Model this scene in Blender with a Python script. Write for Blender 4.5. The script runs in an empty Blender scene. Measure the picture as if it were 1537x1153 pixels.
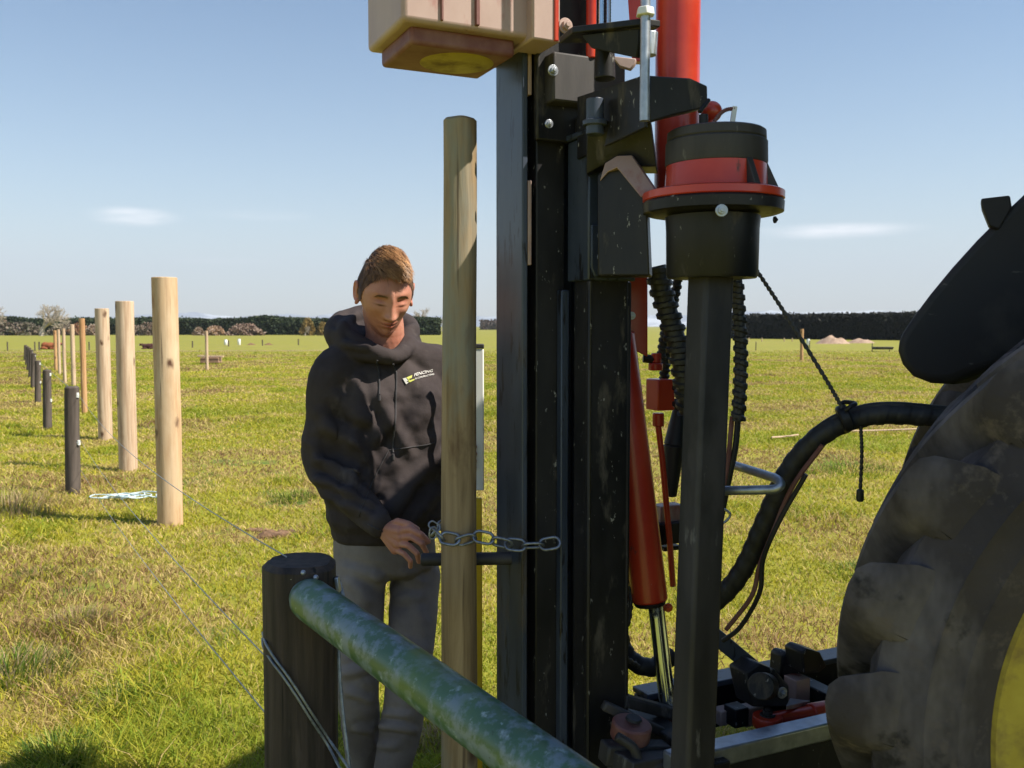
import bpy, bmesh, math, random
import numpy as np
from mathutils import Vector, Matrix, noise as mnoise
from mathutils.bvhtree import BVHTree
random.seed(7); rng = np.random.default_rng(7)
PI = math.pi; R = math.radians
scene = bpy.context.scene; COL = scene.collection

# ------------------------------------------------------------------ camera
F = 1400.0; CX, CY = 768.5, 576.5; CAMH = 1.55
PITCH = math.atan(86.5 / F)
cam_d = bpy.data.cameras.new('camera'); cam = bpy.data.objects.new('camera', cam_d); COL.objects.link(cam)
cam.location = (0, 0, CAMH); cam.rotation_euler = (PI/2 - PITCH, 0, 0)
cam_d.sensor_width = 36; cam_d.lens = 36 * F / 1537; cam_d.clip_end = 40000; cam_d.clip_start = .02
scene.camera = cam
cam_d.dof.use_dof = True; cam_d.dof.focus_distance = 2.7; cam_d.dof.aperture_fstop = 9.0

# ------------------------------------------------------------------ light
SUN_AZ = R(-14); SUN_EL = R(50)          # azimuth measured from +X towards +Y
sv = Vector((math.cos(SUN_AZ)*math.cos(SUN_EL), math.sin(SUN_AZ)*math.cos(SUN_EL), math.sin(SUN_EL)))
w = bpy.data.worlds.new('World'); scene.world = w; w.use_nodes = True
nt = w.node_tree; nt.nodes.clear()
wo = nt.nodes.new('ShaderNodeOutputWorld'); bg = nt.nodes.new('ShaderNodeBackground')
sky = nt.nodes.new('ShaderNodeTexSky'); sky.sky_type = 'NISHITA'; sky.sun_disc = False
sky.sun_elevation = SUN_EL; sky.sun_rotation = PI/2 - SUN_AZ
sky.air_density = 1.0; sky.dust_density = .6; sky.ozone_density = 1.2; sky.altitude = 50
hs = nt.nodes.new('ShaderNodeHueSaturation'); hs.inputs['Saturation'].default_value = 1.05; hs.inputs['Value'].default_value = .93
# thin clouds near the horizon
tc = nt.nodes.new('ShaderNodeTexCoord'); mp = nt.nodes.new('ShaderNodeMapping'); mp.inputs['Scale'].default_value = (2.4, 2.4, 26); mp.inputs['Location'].default_value = (3.1, .4, 1.2)
nz = nt.nodes.new('ShaderNodeTexNoise'); nz.inputs['Scale'].default_value = 1.6; nz.inputs['Detail'].default_value = 6; nz.inputs['Roughness'].default_value = .55
cr = nt.nodes.new('ShaderNodeValToRGB'); cr.color_ramp.elements[0].position = .60; cr.color_ramp.elements[1].position = .78
cr.color_ramp.elements[1].color = (.5, .5, .5, 1)
mx = nt.nodes.new('ShaderNodeMix'); mx.data_type = 'RGBA'
mx.inputs[7].default_value = (10.2, 10.2, 10.3, 1)
L = nt.links.new
L(sky.outputs[0], hs.inputs['Color']); L(tc.outputs['Generated'], mp.inputs[0]); L(mp.outputs[0], nz.inputs['Vector'])
mp.inputs['Scale'].default_value = (5, 5, 30)
tot = None
for (px_, py_, w_, h_, k_) in ((200, 325, .042, .0095, 1.0), (1245, 347, .085, .0080, 1.0), (385, 323, .06, .006, .22), (330, 392, .07, .004, .12), (140, 420, .05, .004, .14)):
    u_ = (px_-768.5)/F; v_ = (576.5-py_)/F; dd_ = Vector((u_, math.cos(PITCH)+v_*math.sin(PITCH), v_*math.cos(PITCH)-math.sin(PITCH))).normalized()
    s1 = nt.nodes.new('ShaderNodeVectorMath'); s1.operation = 'SUBTRACT'; L(tc.outputs['Generated'], s1.inputs[0]); s1.inputs[1].default_value = dd_
    s2 = nt.nodes.new('ShaderNodeVectorMath'); s2.operation = 'MULTIPLY'; L(s1.outputs[0], s2.inputs[0]); s2.inputs[1].default_value = (1/w_, 1/w_, 1/h_)
    s3 = nt.nodes.new('ShaderNodeVectorMath'); s3.operation = 'LENGTH'; L(s2.outputs[0], s3.inputs[0])
    s4 = nt.nodes.new('ShaderNodeMapRange'); s4.interpolation_type = 'SMOOTHSTEP'; s4.inputs[1].default_value = 1.25; s4.inputs[2].default_value = .1; s4.inputs[3].default_value = 0; s4.inputs[4].default_value = k_; L(s3.outputs['Value'], s4.inputs[0])
    if tot is None: tot = s4.outputs[0]
    else:
        s5 = nt.nodes.new('ShaderNodeMath'); s5.operation = 'ADD'; L(tot, s5.inputs[0]); L(s4.outputs[0], s5.inputs[1]); tot = s5.outputs[0]
cr.color_ramp.elements[0].position = .36; cr.color_ramp.elements[1].position = .60; cr.color_ramp.elements[1].color = (1,1,1,1)
L(nz.outputs['Fac'], cr.inputs[0]); s6 = nt.nodes.new('ShaderNodeMath'); s6.operation = 'MULTIPLY'; L(cr.outputs[0], s6.inputs[0]); L(tot, s6.inputs[1])
gzn = nt.nodes.new('ShaderNodeSeparateXYZ'); L(tc.outputs['Generated'], gzn.inputs[0]); gr2 = nt.nodes.new('ShaderNodeValToRGB')
els = gr2.color_ramp.elements; els[0].position = 0; els[0].color = (1.22,1.20,1.09,1); els[1].position = .12; els[1].color = (.98,1.05,1.03,1)
for p_, c_ in ((.33, (.58,.81,.93,1)), (1.0, (.45,.60,.80,1))):
    e_ = els.new(p_); e_.color = c_
L(gzn.outputs[2], gr2.inputs[0]); gm = nt.nodes.new('ShaderNodeMix'); gm.data_type = 'RGBA'; gm.blend_type = 'MULTIPLY'; gm.inputs[0].default_value = 1
L(hs.outputs[0], gm.inputs[6]); L(gr2.outputs[0], gm.inputs[7]); L(gm.outputs[2], mx.inputs[6]); L(s6.outputs[0], mx.inputs[0])
L(mx.outputs[2], bg.inputs[0]); bg.inputs[1].default_value = .085; L(bg.outputs[0], wo.inputs[0])
sd = bpy.data.lights.new('sun', 'SUN'); so = bpy.data.objects.new('sun', sd); COL.objects.link(so)
sd.energy = 5.0; sd.angle = R(.53); sd.color = (1, .93, .80)
so.rotation_euler = sv.to_track_quat('Z', 'Y').to_euler()
vs = scene.view_settings; vs.view_transform = 'Standard'; vs.look = 'None'; vs.gamma = 1; vs.use_curve_mapping = False
vs.exposure = .90

# ------------------------------------------------------------------ helpers
cp, sp_ = math.cos(PITCH), math.sin(PITCH)
def P(px, py, Y):
    """point seen at photo pixel (px,py) at distance Y in front of the camera"""
    u = (px-CX)/F; v = (CY-py)/F
    d = Vector((u, cp + v*sp_, v*cp - sp_)); t = Y/d.y
    return Vector((d.x*t, Y, CAMH + d.z*t))
def G(px, py):
    u = (px-CX)/F; v = (CY-py)/F
    d = Vector((u, cp + v*sp_, v*cp - sp_)); t = -CAMH/d.z
    return Vector((d.x*t, d.y*t, 0))
def ZY(py, Y): return P(CX, py, Y).z

def link(o, parent=None):
    COL.objects.link(o)
    if parent is not None:
        o.parent = parent; o.matrix_parent_inverse = parent.matrix_world.inverted() if parent.type == 'EMPTY' else Matrix.Translation(-parent.location)
    return o
def tag(o, label=None, cat=None, group=None, kind=None):
    if label: o['label'] = label
    if cat: o['category'] = cat
    if group: o['group'] = group
    if kind: o['kind'] = kind
    return o
def empty(name, loc, label, cat, group=None):
    o = bpy.data.objects.new(name, None); COL.objects.link(o); o.location = loc; o.empty_display_size = .1
    o.matrix_world = Matrix.Translation(loc)
    return tag(o, label, cat, group)
def from_arrays(name, V, Fa, mat=None, parent=None, smooth=True, loc=(0,0,0)):
    """V (n,3) array, Fa (m,3|4) array of equal-size faces"""
    me = bpy.data.meshes.new(name); V = np.asarray(V, np.float32); Fa = np.asarray(Fa, np.int32)
    k = Fa.shape[1]
    me.vertices.add(len(V)); me.vertices.foreach_set('co', V.ravel())
    me.loops.add(Fa.size); me.loops.foreach_set('vertex_index', Fa.ravel())
    me.polygons.add(len(Fa)); me.polygons.foreach_set('loop_start', np.arange(0, Fa.size, k, dtype=np.int32))
    if smooth: me.polygons.foreach_set('use_smooth', np.ones(len(Fa), bool))
    me.update(calc_edges=True); me.validate()
    if mat: me.materials.append(mat)
    o = bpy.data.objects.new(name, me); o.location = loc
    return link(o, parent)

class MB:
    """collects shapes into ONE mesh"""
    def __init__(s): s.bm = bmesh.new()
    def box(s, c, size, rot=None, taper=None):
        M = Matrix.Translation(c) @ (rot.to_4x4() if rot else Matrix())
        r = bmesh.ops.create_cube(s.bm, size=1, matrix=Matrix.Diagonal((size[0], size[1], size[2], 1)))
        for v in r['verts']:
            if taper and v.co.z > 0: v.co.x *= taper[0]; v.co.y *= taper[1]
            v.co = M @ v.co
        return s
    def bar(s, p0, p1, wd, ht, up=Vector((0,0,1))):
        p0 = Vector(p0); p1 = Vector(p1); d = (p1-p0); l = d.length; d.normalize()
        x = d.cross(up)
        if x.length < 1e-4: x = d.cross(Vector((0,1,0)))
        x.normalize(); z = x.cross(d); m = Matrix((x, d, z)).transposed()
        return s.box((p0+p1)/2, (wd, l, ht), m)
    def cyl(s, p0, p1, r0, r1=None, seg=24, rings=None):
        p0 = Vector(p0); p1 = Vector(p1); r1 = r0 if r1 is None else r1
        q = (p1-p0).to_track_quat('Z', 'Y'); M = Matrix.Translation((p0+p1)/2) @ q.to_matrix().to_4x4()
        bmesh.ops.create_cone(s.bm, cap_ends=True, segments=seg, radius1=r0, radius2=r1, depth=(p1-p0).length, matrix=M)
        return s
    def tube(s, pts, r, seg=10, mod=None, twist=0):
        pts = [Vector(p) for p in pts]; n = len(pts); rings = []
        T = [(pts[min(i+1,n-1)]-pts[max(i-1,0)]).normalized() for i in range(n)]
        nrm = T[0].orthogonal().normalized()
        for i in range(n):
            if i: 
                nrm = (nrm - T[i]*nrm.dot(T[i])); nrm.normalize()
            b = T[i].cross(nrm); rr = (r[i] if hasattr(r, '__len__') else r)
            ring = []
            for k in range(seg):
                a = 2*PI*k/seg; q = rr
                if mod: q = rr*mod(i, a)
                ring.append(s.bm.verts.new(pts[i] + (nrm*math.cos(a) + b*math.sin(a))*q))
            rings.append(ring)
        for i in range(n-1):
            for k in range(seg):
                s.bm.faces.new((rings[i][k], rings[i][(k+1)%seg], rings[i+1][(k+1)%seg], rings[i+1][k]))
        s.bm.faces.new(rings[0][::-1]); s.bm.faces.new(rings[-1])
        return s
    def lathe(s, prof, org, axis=Vector((0,0,1)), seg=48, closed=False):
        q = Vector(axis).to_track_quat('Z', 'Y').to_matrix(); rings = []
        for (r, h) in prof:
            rings.append([s.bm.verts.new(Vector(org) + q @ Vector((r*math.cos(2*PI*k/seg), r*math.sin(2*PI*k/seg), h))) for k in range(seg)])
        m = len(rings)
        for i in range(m if closed else m-1):
            for k in range(seg):
                s.bm.faces.new((rings[i][k], rings[i][(k+1)%seg], rings[(i+1)%m][(k+1)%seg], rings[(i+1)%m][k]))
        if not closed:
            s.bm.faces.new(rings[0][::-1]); s.bm.faces.new(rings[-1])
        return s
    def prism(s, pts, off):
        """closed polygon of 3D points extruded by vector off"""
        a = [s.bm.verts.new(Vector(p)) for p in pts]; b = [s.bm.verts.new(Vector(p)+Vector(off)) for p in pts]; n = len(a)
        s.bm.faces.new(a); s.bm.faces.new(b[::-1])
        for i in range(n): s.bm.faces.new((a[i], b[i], b[(i+1)%n], a[(i+1)%n]))
        return s
    def build(s, name, mat, parent=None, bevel=0, smooth=True, loc=None, seg=2, **kw):
        bmesh.ops.recalc_face_normals(s.bm, faces=s.bm.faces)
        if loc is not None:
            for v in s.bm.verts: v.co -= Vector(loc)
        me = bpy.data.meshes.new(name); s.bm.to_mesh(me); s.bm.free()
        if smooth:
            me.polygons.foreach_set('use_smooth', np.ones(len(me.polygons), bool))
            me.set_sharp_from_angle(angle=R(35))
        me.materials.append(mat)
        o = bpy.data.objects.new(name, me)
        if loc is not None: o.location = loc
        link(o, parent)
        if bevel:
            b = o.modifiers.new('bevel', 'BEVEL'); b.width = bevel; b.segments = seg; b.limit_method = 'ANGLE'; b.angle_limit = R(35)
            b.harden_normals = False
        if kw: tag(o, **kw)
        return o
def spline(pts, n=8):
    pts = [Vector(p) for p in pts]; out = []
    q = [pts[0]*2-pts[1]] + pts + [pts[-1]*2-pts[-2]]
    for i in range(1, len(q)-2):
        for k in range(n):
            t = k/n; a, b, c, d = q[i-1], q[i], q[i+1], q[i+2]
            out.append(.5*((2*b)+(c-a)*t+(2*a-5*b+4*c-d)*t*t+(3*b-a-3*c+d)*t**3))
    out.append(pts[-1]); return out

# ------------------------------------------------------------------ materials
def M(name, c1, c2=None, scale=4, stretch=(1,1,1), detail=6, rough=.6, metal=0, bump=.0, bscale=None, spots=(), dist=0, ramp=(.35,.65), spec=.5, coat=0, rvar=.12, sheen=0, sss=0, trans=0, coords='Object'):
    m = bpy.data.materials.new(name); m.use_nodes = True; t = m.node_tree; b = t.nodes['Principled BSDF']
    K = t.nodes.new; k = t.links.new
    tc = K('ShaderNodeTexCoord'); mp = K('ShaderNodeMapping'); mp.inputs['Scale'].default_value = stretch; k(tc.outputs[coords], mp.inputs[0])
    n = K('ShaderNodeTexNoise'); n.inputs['Scale'].default_value = scale; n.inputs['Detail'].default_value = detail; n.inputs['Roughness'].default_value = .6; n.inputs['Distortion'].default_value = dist
    k(mp.outputs[0], n.inputs['Vector'])
    r = K('ShaderNodeValToRGB'); r.color_ramp.elements[0].position, r.color_ramp.elements[1].position = ramp
    r.color_ramp.elements[0].color = (*c1, 1); r.color_ramp.elements[1].color = (*(c2 or c1), 1)
    k(n.outputs['Fac'], r.inputs[0]); col = r.outputs[0]; hgt = n.outputs['Fac']
    rr = K('ShaderNodeMapRange'); rr.inputs[3].default_value = rough-rvar; rr.inputs[4].default_value = rough+rvar; k(n.outputs['Fac'], rr.inputs[0]); ro = rr.outputs[0]
    for sp in spots:       # (colour, scale, lo, hi, stretch, roughness or None)
        c, sc, lo, hi, st = sp[:5]
        mp2 = K('ShaderNodeMapping'); mp2.inputs['Scale'].default_value = st; mp2.inputs['Location'].default_value = (sc*.37, sc*.11, .7); k(tc.outputs[coords], mp2.inputs[0])
        n2 = K('ShaderNodeTexNoise'); n2.inputs['Scale'].default_value = sc; n2.inputs['Detail'].default_value = 5; n2.inputs['Roughness'].default_value = .65; k(mp2.outputs[0], n2.inputs['Vector'])
        mr = K('ShaderNodeMapRange'); mr.inputs[1].default_value = lo; mr.inputs[2].default_value = hi; k(n2.outputs['Fac'], mr.inputs[0])
        x = K('ShaderNodeMix'); x.data_type = 'RGBA'; k(mr.outputs[0], x.inputs[0]); k(col, x.inputs[6]); x.inputs[7].default_value = (*c, 1); col = x.outputs[2]
        if len(sp) > 5:
            y = K('ShaderNodeMix'); k(mr.outputs[0], y.inputs[0]); k(ro, y.inputs[2]); y.inputs[3].default_value = sp[5]; ro = y.outputs[0]
    k(col, b.inputs['Base Color']); k(ro, b.inputs['Roughness']); b.inputs['Metallic'].default_value = metal
    b.inputs['Specular IOR Level'].default_value = spec; b.inputs['Coat Weight'].default_value = coat; b.inputs['Coat Roughness'].default_value = .12
    if sheen: b.inputs['Sheen Weight'].default_value = sheen; b.inputs['Sheen Roughness'].default_value = .5
    if sss: b.inputs['Subsurface Weight'].default_value = sss; b.inputs['Subsurface Radius'].default_value = (.012,.004,.002); b.inputs['Subsurface Scale'].default_value = 1
    if bump:
        bn = K('ShaderNodeBump'); bn.inputs['Strength'].default_value = bump; bn.inputs['Distance'].default_value = .01
        if bscale:
            n3 = K('ShaderNodeTexNoise'); n3.inputs['Scale'].default_value = bscale; n3.inputs['Detail'].default_value = 4; k(mp.outputs[0], n3.inputs['Vector']); hgt = n3.outputs['Fac']
        k(hgt, bn.inputs['Height']); k(bn.outputs[0], b.inputs['Normal'])
    m['b'] = b.name
    return m
def add_knots(m, sc=5.5, r=.10, col=(.085,.035,.015), crack=(.05,.025,.012)):
    t = m.node_tree; b = t.nodes['Principled BSDF']; src = b.inputs['Base Color'].links[0].from_socket; K = t.nodes.new; k = t.links.new
    tc = K('ShaderNodeTexCoord'); oi = K('ShaderNodeObjectInfo'); ad = K('ShaderNodeVectorMath'); ad.operation = 'ADD'; k(tc.outputs['Object'], ad.inputs[0]); k(oi.outputs['Location'], ad.inputs[1])
    mp = K('ShaderNodeMapping'); mp.inputs['Scale'].default_value = (1,1,.55); k(ad.outputs[0], mp.inputs[0])
    nz = K('ShaderNodeTexNoise'); nz.inputs['Scale'].default_value = 25; k(mp.outputs[0], nz.inputs['Vector'])
    mv = K('ShaderNodeMix'); mv.data_type = 'VECTOR'; mv.inputs[0].default_value = .04; k(mp.outputs[0], mv.inputs[4]); k(nz.outputs['Color'], mv.inputs[5])
    v = K('ShaderNodeTexVoronoi'); v.inputs['Scale'].default_value = sc; k(mv.outputs[1], v.inputs['Vector'])
    r1 = K('ShaderNodeMapRange'); r1.inputs[1].default_value = r*1.9; r1.inputs[2].default_value = r*.7; k(v.outputs['Distance'], r1.inputs[0])
    x = K('ShaderNodeMix'); x.data_type = 'RGBA'; k(r1.outputs[0], x.inputs[0]); k(src, x.inputs[6]); x.inputs[7].default_value = (*col, 1)
    m2 = K('ShaderNodeMapping'); m2.inputs['Scale'].default_value = (60,60,1.3); k(ad.outputs[0], m2.inputs[0])
    n2 = K('ShaderNodeTexNoise'); n2.inputs['Scale'].default_value = 1; n2.inputs['Detail'].default_value = 3; k(m2.outputs[0], n2.inputs['Vector'])
    r2 = K('ShaderNodeMapRange'); r2.inputs[1].default_value = .66; r2.inputs[2].default_value = .72; k(n2.outputs['Fac'], r2.inputs[0])
    y = K('ShaderNodeMix'); y.data_type = 'RGBA'; k(r2.outputs[0], y.inputs[0]); k(x.outputs[2], y.inputs[6]); y.inputs[7].default_value = (*crack, 1)
    k(y.outputs[2], b.inputs['Base Color'])
def attr_mix(m, attr='tint', mode='MULTIPLY', fac=1.0):
    """multiply the base colour by a colour attribute (the thing's own colour)"""
    t = m.node_tree; b = t.nodes['Principled BSDF']; src = b.inputs['Base Color'].links[0].from_socket
    a = t.nodes.new('ShaderNodeVertexColor'); a.layer_name = attr
    x = t.nodes.new('ShaderNodeMix'); x.data_type = 'RGBA'; x.blend_type = mode; x.inputs[0].default_value = fac
    t.links.new(src, x.inputs[6]); t.links.new(a.outputs[0], x.inputs[7]); t.links.new(x.outputs[2], b.inputs['Base Color'])
    return m
def set_tint(me, C):
    C = np.asarray(C, np.float32)
    if C.shape[1] == 3: C = np.hstack([C, np.ones((len(C),1), np.float32)])
    a = me.color_attributes.new('tint', 'FLOAT_COLOR', 'POINT'); a.data.foreach_set('color', C.ravel())

m_black = M('black_steel_paint', (.008,.008,.010), (.024,.022,.024), 9, (1,1,.35), rough=.46, spec=.35, bump=.12, spots=[((.10,.085,.07), 14, .58, .70, (1,1,.3), .8), ((.30,.29,.27), 60, .655, .69, (1,1,.5), .5)])
m_skysteel = M('worn_steel_sky_sheen', (.028,.038,.062), (.060,.074,.108), 7, (1,1,.3), rough=.36, bump=.1, spots=[((.010,.010,.014), 24, .575, .62, (1.6,1.6,.3)), ((.10,.07,.04), 5, .62, .75, (1,1,.3), .8)])  # bluish base colour carries the sheen of the reflected sky
m_dirtysteel = M('muddy_steel', (.022,.020,.022), (.062,.055,.054), 8, (1,1,.25), rough=.6, bump=.2, spots=[((.16,.15,.14), 26, .62, .72, (1,1,.3)), ((.02,.018,.018), 4, .52, .62, (1,1,.4))])
m_red = M('red_paint', (.46,.026,.012), (.60,.060,.020), 5, rough=.34, coat=.25, bump=.03, spots=[((.16,.05,.04), 18, .66, .72, (1,1,.5), .7), ((.5,.42,.36), 50, .73, .76, (1,1,1), .6)])
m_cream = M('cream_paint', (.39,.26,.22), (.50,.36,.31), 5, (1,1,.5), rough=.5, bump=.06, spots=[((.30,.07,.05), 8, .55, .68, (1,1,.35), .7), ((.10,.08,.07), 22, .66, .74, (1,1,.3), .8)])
m_redworn = M('worn_red_brown_paint', (.14,.032,.026), (.26,.13,.11), 9, rough=.6, bump=.1)
m_yellow = M('yellow_paint', (.36,.27,.03), (.48,.38,.05), 8, rough=.55, bump=.05, spots=[((.16,.10,.04), 9, .48, .68, (1,1,1), .8)])
m_chrome = M('chromed_rod', (.45,.52,.56), (.62,.68,.72), 6, (1,1,.2), rough=.16, metal=1, rvar=.06, spots=[((.06,.06,.07), 12, .60, .66, (1,1,.7), .6)])
m_galv = M('galvanised_steel', (.36,.38,.42), (.52,.55,.60), 30, rough=.42, metal=.85, bump=.05)
m_chain = M('dull_chain_steel', (.16,.17,.20), (.34,.36,.40), 50, rough=.42, metal=.8, bump=.15)
m_rubber = M('black_rubber_hose', (.012,.012,.013), (.028,.026,.026), 20, rough=.55, bump=.1)
m_spiral = M('spiral_guard_hose', (.020,.019,.018), (.05,.046,.044), 25, rough=.5, bump=.1, spots=[((.16,.14,.12), 12, .6, .75, (1,1,1))])
m_tyre = M('muddy_tyre_rubber', (.026,.021,.025), (.060,.050,.055), 2.5, rough=.85, bump=.35, bscale=30, spots=[((.17,.15,.155), 4, .47, .72, (1,1,.5), .9), ((.012,.010,.012), 6, .58, .66, (1,1,1), .8), ((.11,.09,.085), 16, .56, .7, (1,1,1), .9)])
m_fender = M('dark_fender_plastic', (.016,.014,.015), (.024,.020,.021), 3, rough=.62, bump=.03, spots=[((.055,.048,.045), 4, .55, .75, (1,1,1), .85), ((.09,.08,.075), 40, .68, .73, (.3,1,1), .8)])
m_greenpipe = M('weathered_green_paint', (.045,.105,.055), (.070,.155,.080), 5, rough=.34, coat=.15, bump=.12, rvar=.08,
    spots=[((.16,.22,.245), 26, .47, .58, (1,1,1), .42), ((.30,.38,.38), 34, .60, .68, (1,1,1), .6), ((.10,.17,.03), 3, .55, .7, (1,1,1)), ((.03,.04,.02), 60, .70, .73, (1,1,1))])
m_newpine = M('new_pine_post', (.33,.165,.07), (.62,.42,.24), 34, (1,1,.05), rough=.75, bump=.25, dist=.4, ramp=(.3,.7), spots=[((.27,.12,.05), 5, .64, .74, (1,1,.35)), ((.62,.47,.31), 3, .45, .7, (1,1,.3)), ((.20,.09,.04), 16, .70, .74, (1,1,.5))])
m_newpine2 = M('pale_pine_post', (.38,.24,.15), (.64,.49,.35), 40, (1,1,.05), rough=.8, bump=.25, dist=.3, ramp=(.3,.7), spots=[((.36,.22,.14), 6, .60, .74, (1,1,.4)), ((.45,.27,.10), 4, .66, .78, (1,1,.4))])
m_orangepine = M('orange_pine_post', (.36,.17,.07), (.58,.36,.18), 40, (1,1,.06), rough=.8, bump=.2, dist=.3)
m_held = M('damp_pine_post', (.16,.10,.045), (.42,.30,.165), 34, (1,1,.06), rough=.72, bump=.35, dist=.5, ramp=(.3,.7), spots=[((.11,.055,.025), 7, .61, .72, (1,1,.4)), ((.24,.25,.21), 5, .52, .7, (1,1,.3)), ((.05,.025,.015), 20, .70, .73, (1,1,.6))])
m_oldwood = M('old_grey_brown_post', (.045,.032,.026), (.12,.095,.080), 12, (1,1,.12), rough=.85, bump=.5, dist=.3, spots=[((.20,.18,.16), 9, .60, .74, (1,1,.2))])
m_gatepost = M('dark_creosoted_post', (.012,.008,.007), (.060,.042,.034), 34, (1,1,.06), rough=.75, bump=.4, spots=[((.075,.055,.045), 12, .62, .74, (1,1,.2))])
for m_ in (m_newpine, m_newpine2, m_orangepine, m_held): add_knots(m_)
add_knots(m_oldwood, 6, .07, (.015,.010,.008), (.010,.007,.006)); add_knots(m_gatepost, 5, .06, (.004,.003,.003), (.003,.002,.002))
m_hood = M('faded_black_sweatshirt', (.036,.028,.029), (.062,.050,.050), 6, rough=.9, bump=.12, bscale=260, sheen=.0, spec=.2, spots=[((.10,.085,.078), 9, .63, .78, (1,1,.6))])
m_cord = M('sweatshirt_cord', (.035,.032,.034), (.06,.055,.06), 60, rough=.9)
m_trouser = M('grey_work_trousers', (.16,.138,.138), (.26,.23,.225), 5, rough=.88, bump=.14, bscale=220, sheen=.0, spec=.2, spots=[((.16,.135,.12), 7, .58, .76, (1,1,.7))])
m_boot = M('worn_boot_leather', (.03,.022,.018), (.09,.07,.05), 12, rough=.7, bump=.2)
m_skin = M('skin', (.46,.19,.125), (.53,.245,.17), 22, rough=.5, bump=.05, bscale=140, sss=.12, spec=.4); attr_mix(m_skin)
m_hair = M('light_brown_hair', (.17,.085,.035), (.34,.19,.085), 35, rough=.5, spec=.4); attr_mix(m_hair)
m_white = M('white_plastic', (.74,.74,.72), (.82,.82,.80), 14, (1,1,.3), rough=.4)
m_yelplastic = M('yellow_plastic', (.62,.40,.01), (.72,.48,.02), 14, rough=.45)
m_logo_w = M('white_print', (.72,.70,.66), (.80,.78,.74), 60, rough=.8)
m_logo_g = M('lime_print', (.50,.52,.10), (.60,.60,.16), 60, rough=.8)
m_twine = M('pale_blue_twine', (.42,.55,.60), (.62,.72,.74), 40, rough=.8)
m_wire = M('fence_wire', (.22,.24,.25), (.34,.36,.37), 30, rough=.45, metal=.6)
m_cable = M('stay_cable', (.15,.17,.20), (.30,.33,.37), 60, rough=.45, metal=.5, bump=.1)
m_dirt = M('bare_earth', (.10,.055,.028), (.24,.14,.08), 14, rough=.95, bump=.5)
m_moundd = M('pale_earth', (.26,.17,.12), (.42,.30,.22), 3, rough=.95, bump=.4)
m_cowred = M('red_calf_coat', (.22,.06,.018), (.30,.09,.03), 4, rough=.8)
m_cowdark = M('dark_calf_coat', (.05,.014,.012), (.09,.03,.025), 4, rough=.8)
m_cowwhite = M('white_calf_face', (.55,.42,.38), (.65,.52,.48), 9, rough=.8)
m_bark = M('pale_bark', (.30,.25,.20), (.46,.40,.33), 3, rough=.9)
m_snow = M('distant_mountain', (.10,.14,.22), (.16,.20,.30), .0009, (1,1,2), rough=.95, spots=[((.75,.80,.88), .0016, .50, .60, (1,1,3))])
m_glass = M('opaque_cab_glass', (.012,.016,.018), (.02,.024,.026), 2, rough=.08, rvar=.03)
m_tgreen = M('tractor_green_paint', (.02,.12,.03), (.03,.16,.04), 4, rough=.4, coat=.2)

# leaf-like materials take their own colour per leaf
def leafmat(name, rough=.6, trans=.25):
    m = bpy.data.materials.new(name); m.use_nodes = True; t = m.node_tree; b = t.nodes['Principled BSDF']
    a = t.nodes.new('ShaderNodeVertexColor'); a.layer_name = 'tint'; t.links.new(a.outputs[0], b.inputs['Base Color'])
    b.inputs['Roughness'].default_value = rough; b.inputs['Specular IOR Level'].default_value = .25
    if trans:
        tr = t.nodes.new('ShaderNodeBsdfTranslucent'); mx = t.nodes.new('ShaderNodeMixShader'); mx.inputs[0].default_value = trans
        t.links.new(a.outputs[0], tr.inputs[0]); t.links.new(b.outputs[0], mx.inputs[1]); t.links.new(tr.outputs[0], mx.inputs[2])
        t.links.new(mx.outputs[0], t.nodes['Material Output'].inputs[0])
    return m
m_blade = leafmat('grass_blades', .6, .45); m_leaf = leafmat('leaves', .7, .15)

# ------------------------------------------------------------------ numpy noise
def vnoise(x, y, seed=0):
    xi = np.floor(x).astype(np.int64); yi = np.floor(y).astype(np.int64); fx = x-xi; fy = y-yi
    def h(a, b):
        n = (a*374761393 + b*668265263 + seed*974711) & 0x7fffffff
        n = ((n ^ (n >> 13)) * 1274126177) & 0x7fffffff
        return ((n ^ (n >> 16)) & 0xffff)/65535.0
    sx = fx*fx*(3-2*fx); sy = fy*fy*(3-2*fy)
    return (h(xi,yi)*(1-sx)+h(xi+1,yi)*sx)*(1-sy) + (h(xi,yi+1)*(1-sx)+h(xi+1,yi+1)*sx)*sy
def fbm(x, y, seed=0, o=4):
    s = 0; a = .5; t = 0
    for i in range(o): s = s + a*vnoise(x*2**i, y*2**i, seed+i*17); t += a; a *= .5
    return s/t
def gz(x, y):
    x = np.asarray(x, float); y = np.asarray(y, float)
    near = np.clip(1-(np.hypot(x, y)-12)/25, 0, 1)
    return (fbm(x*.9, y*.9, 5, 3)-.5)*.10*near + (fbm(x*.05, y*.05, 9, 2)-.5)*.12*near

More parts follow.
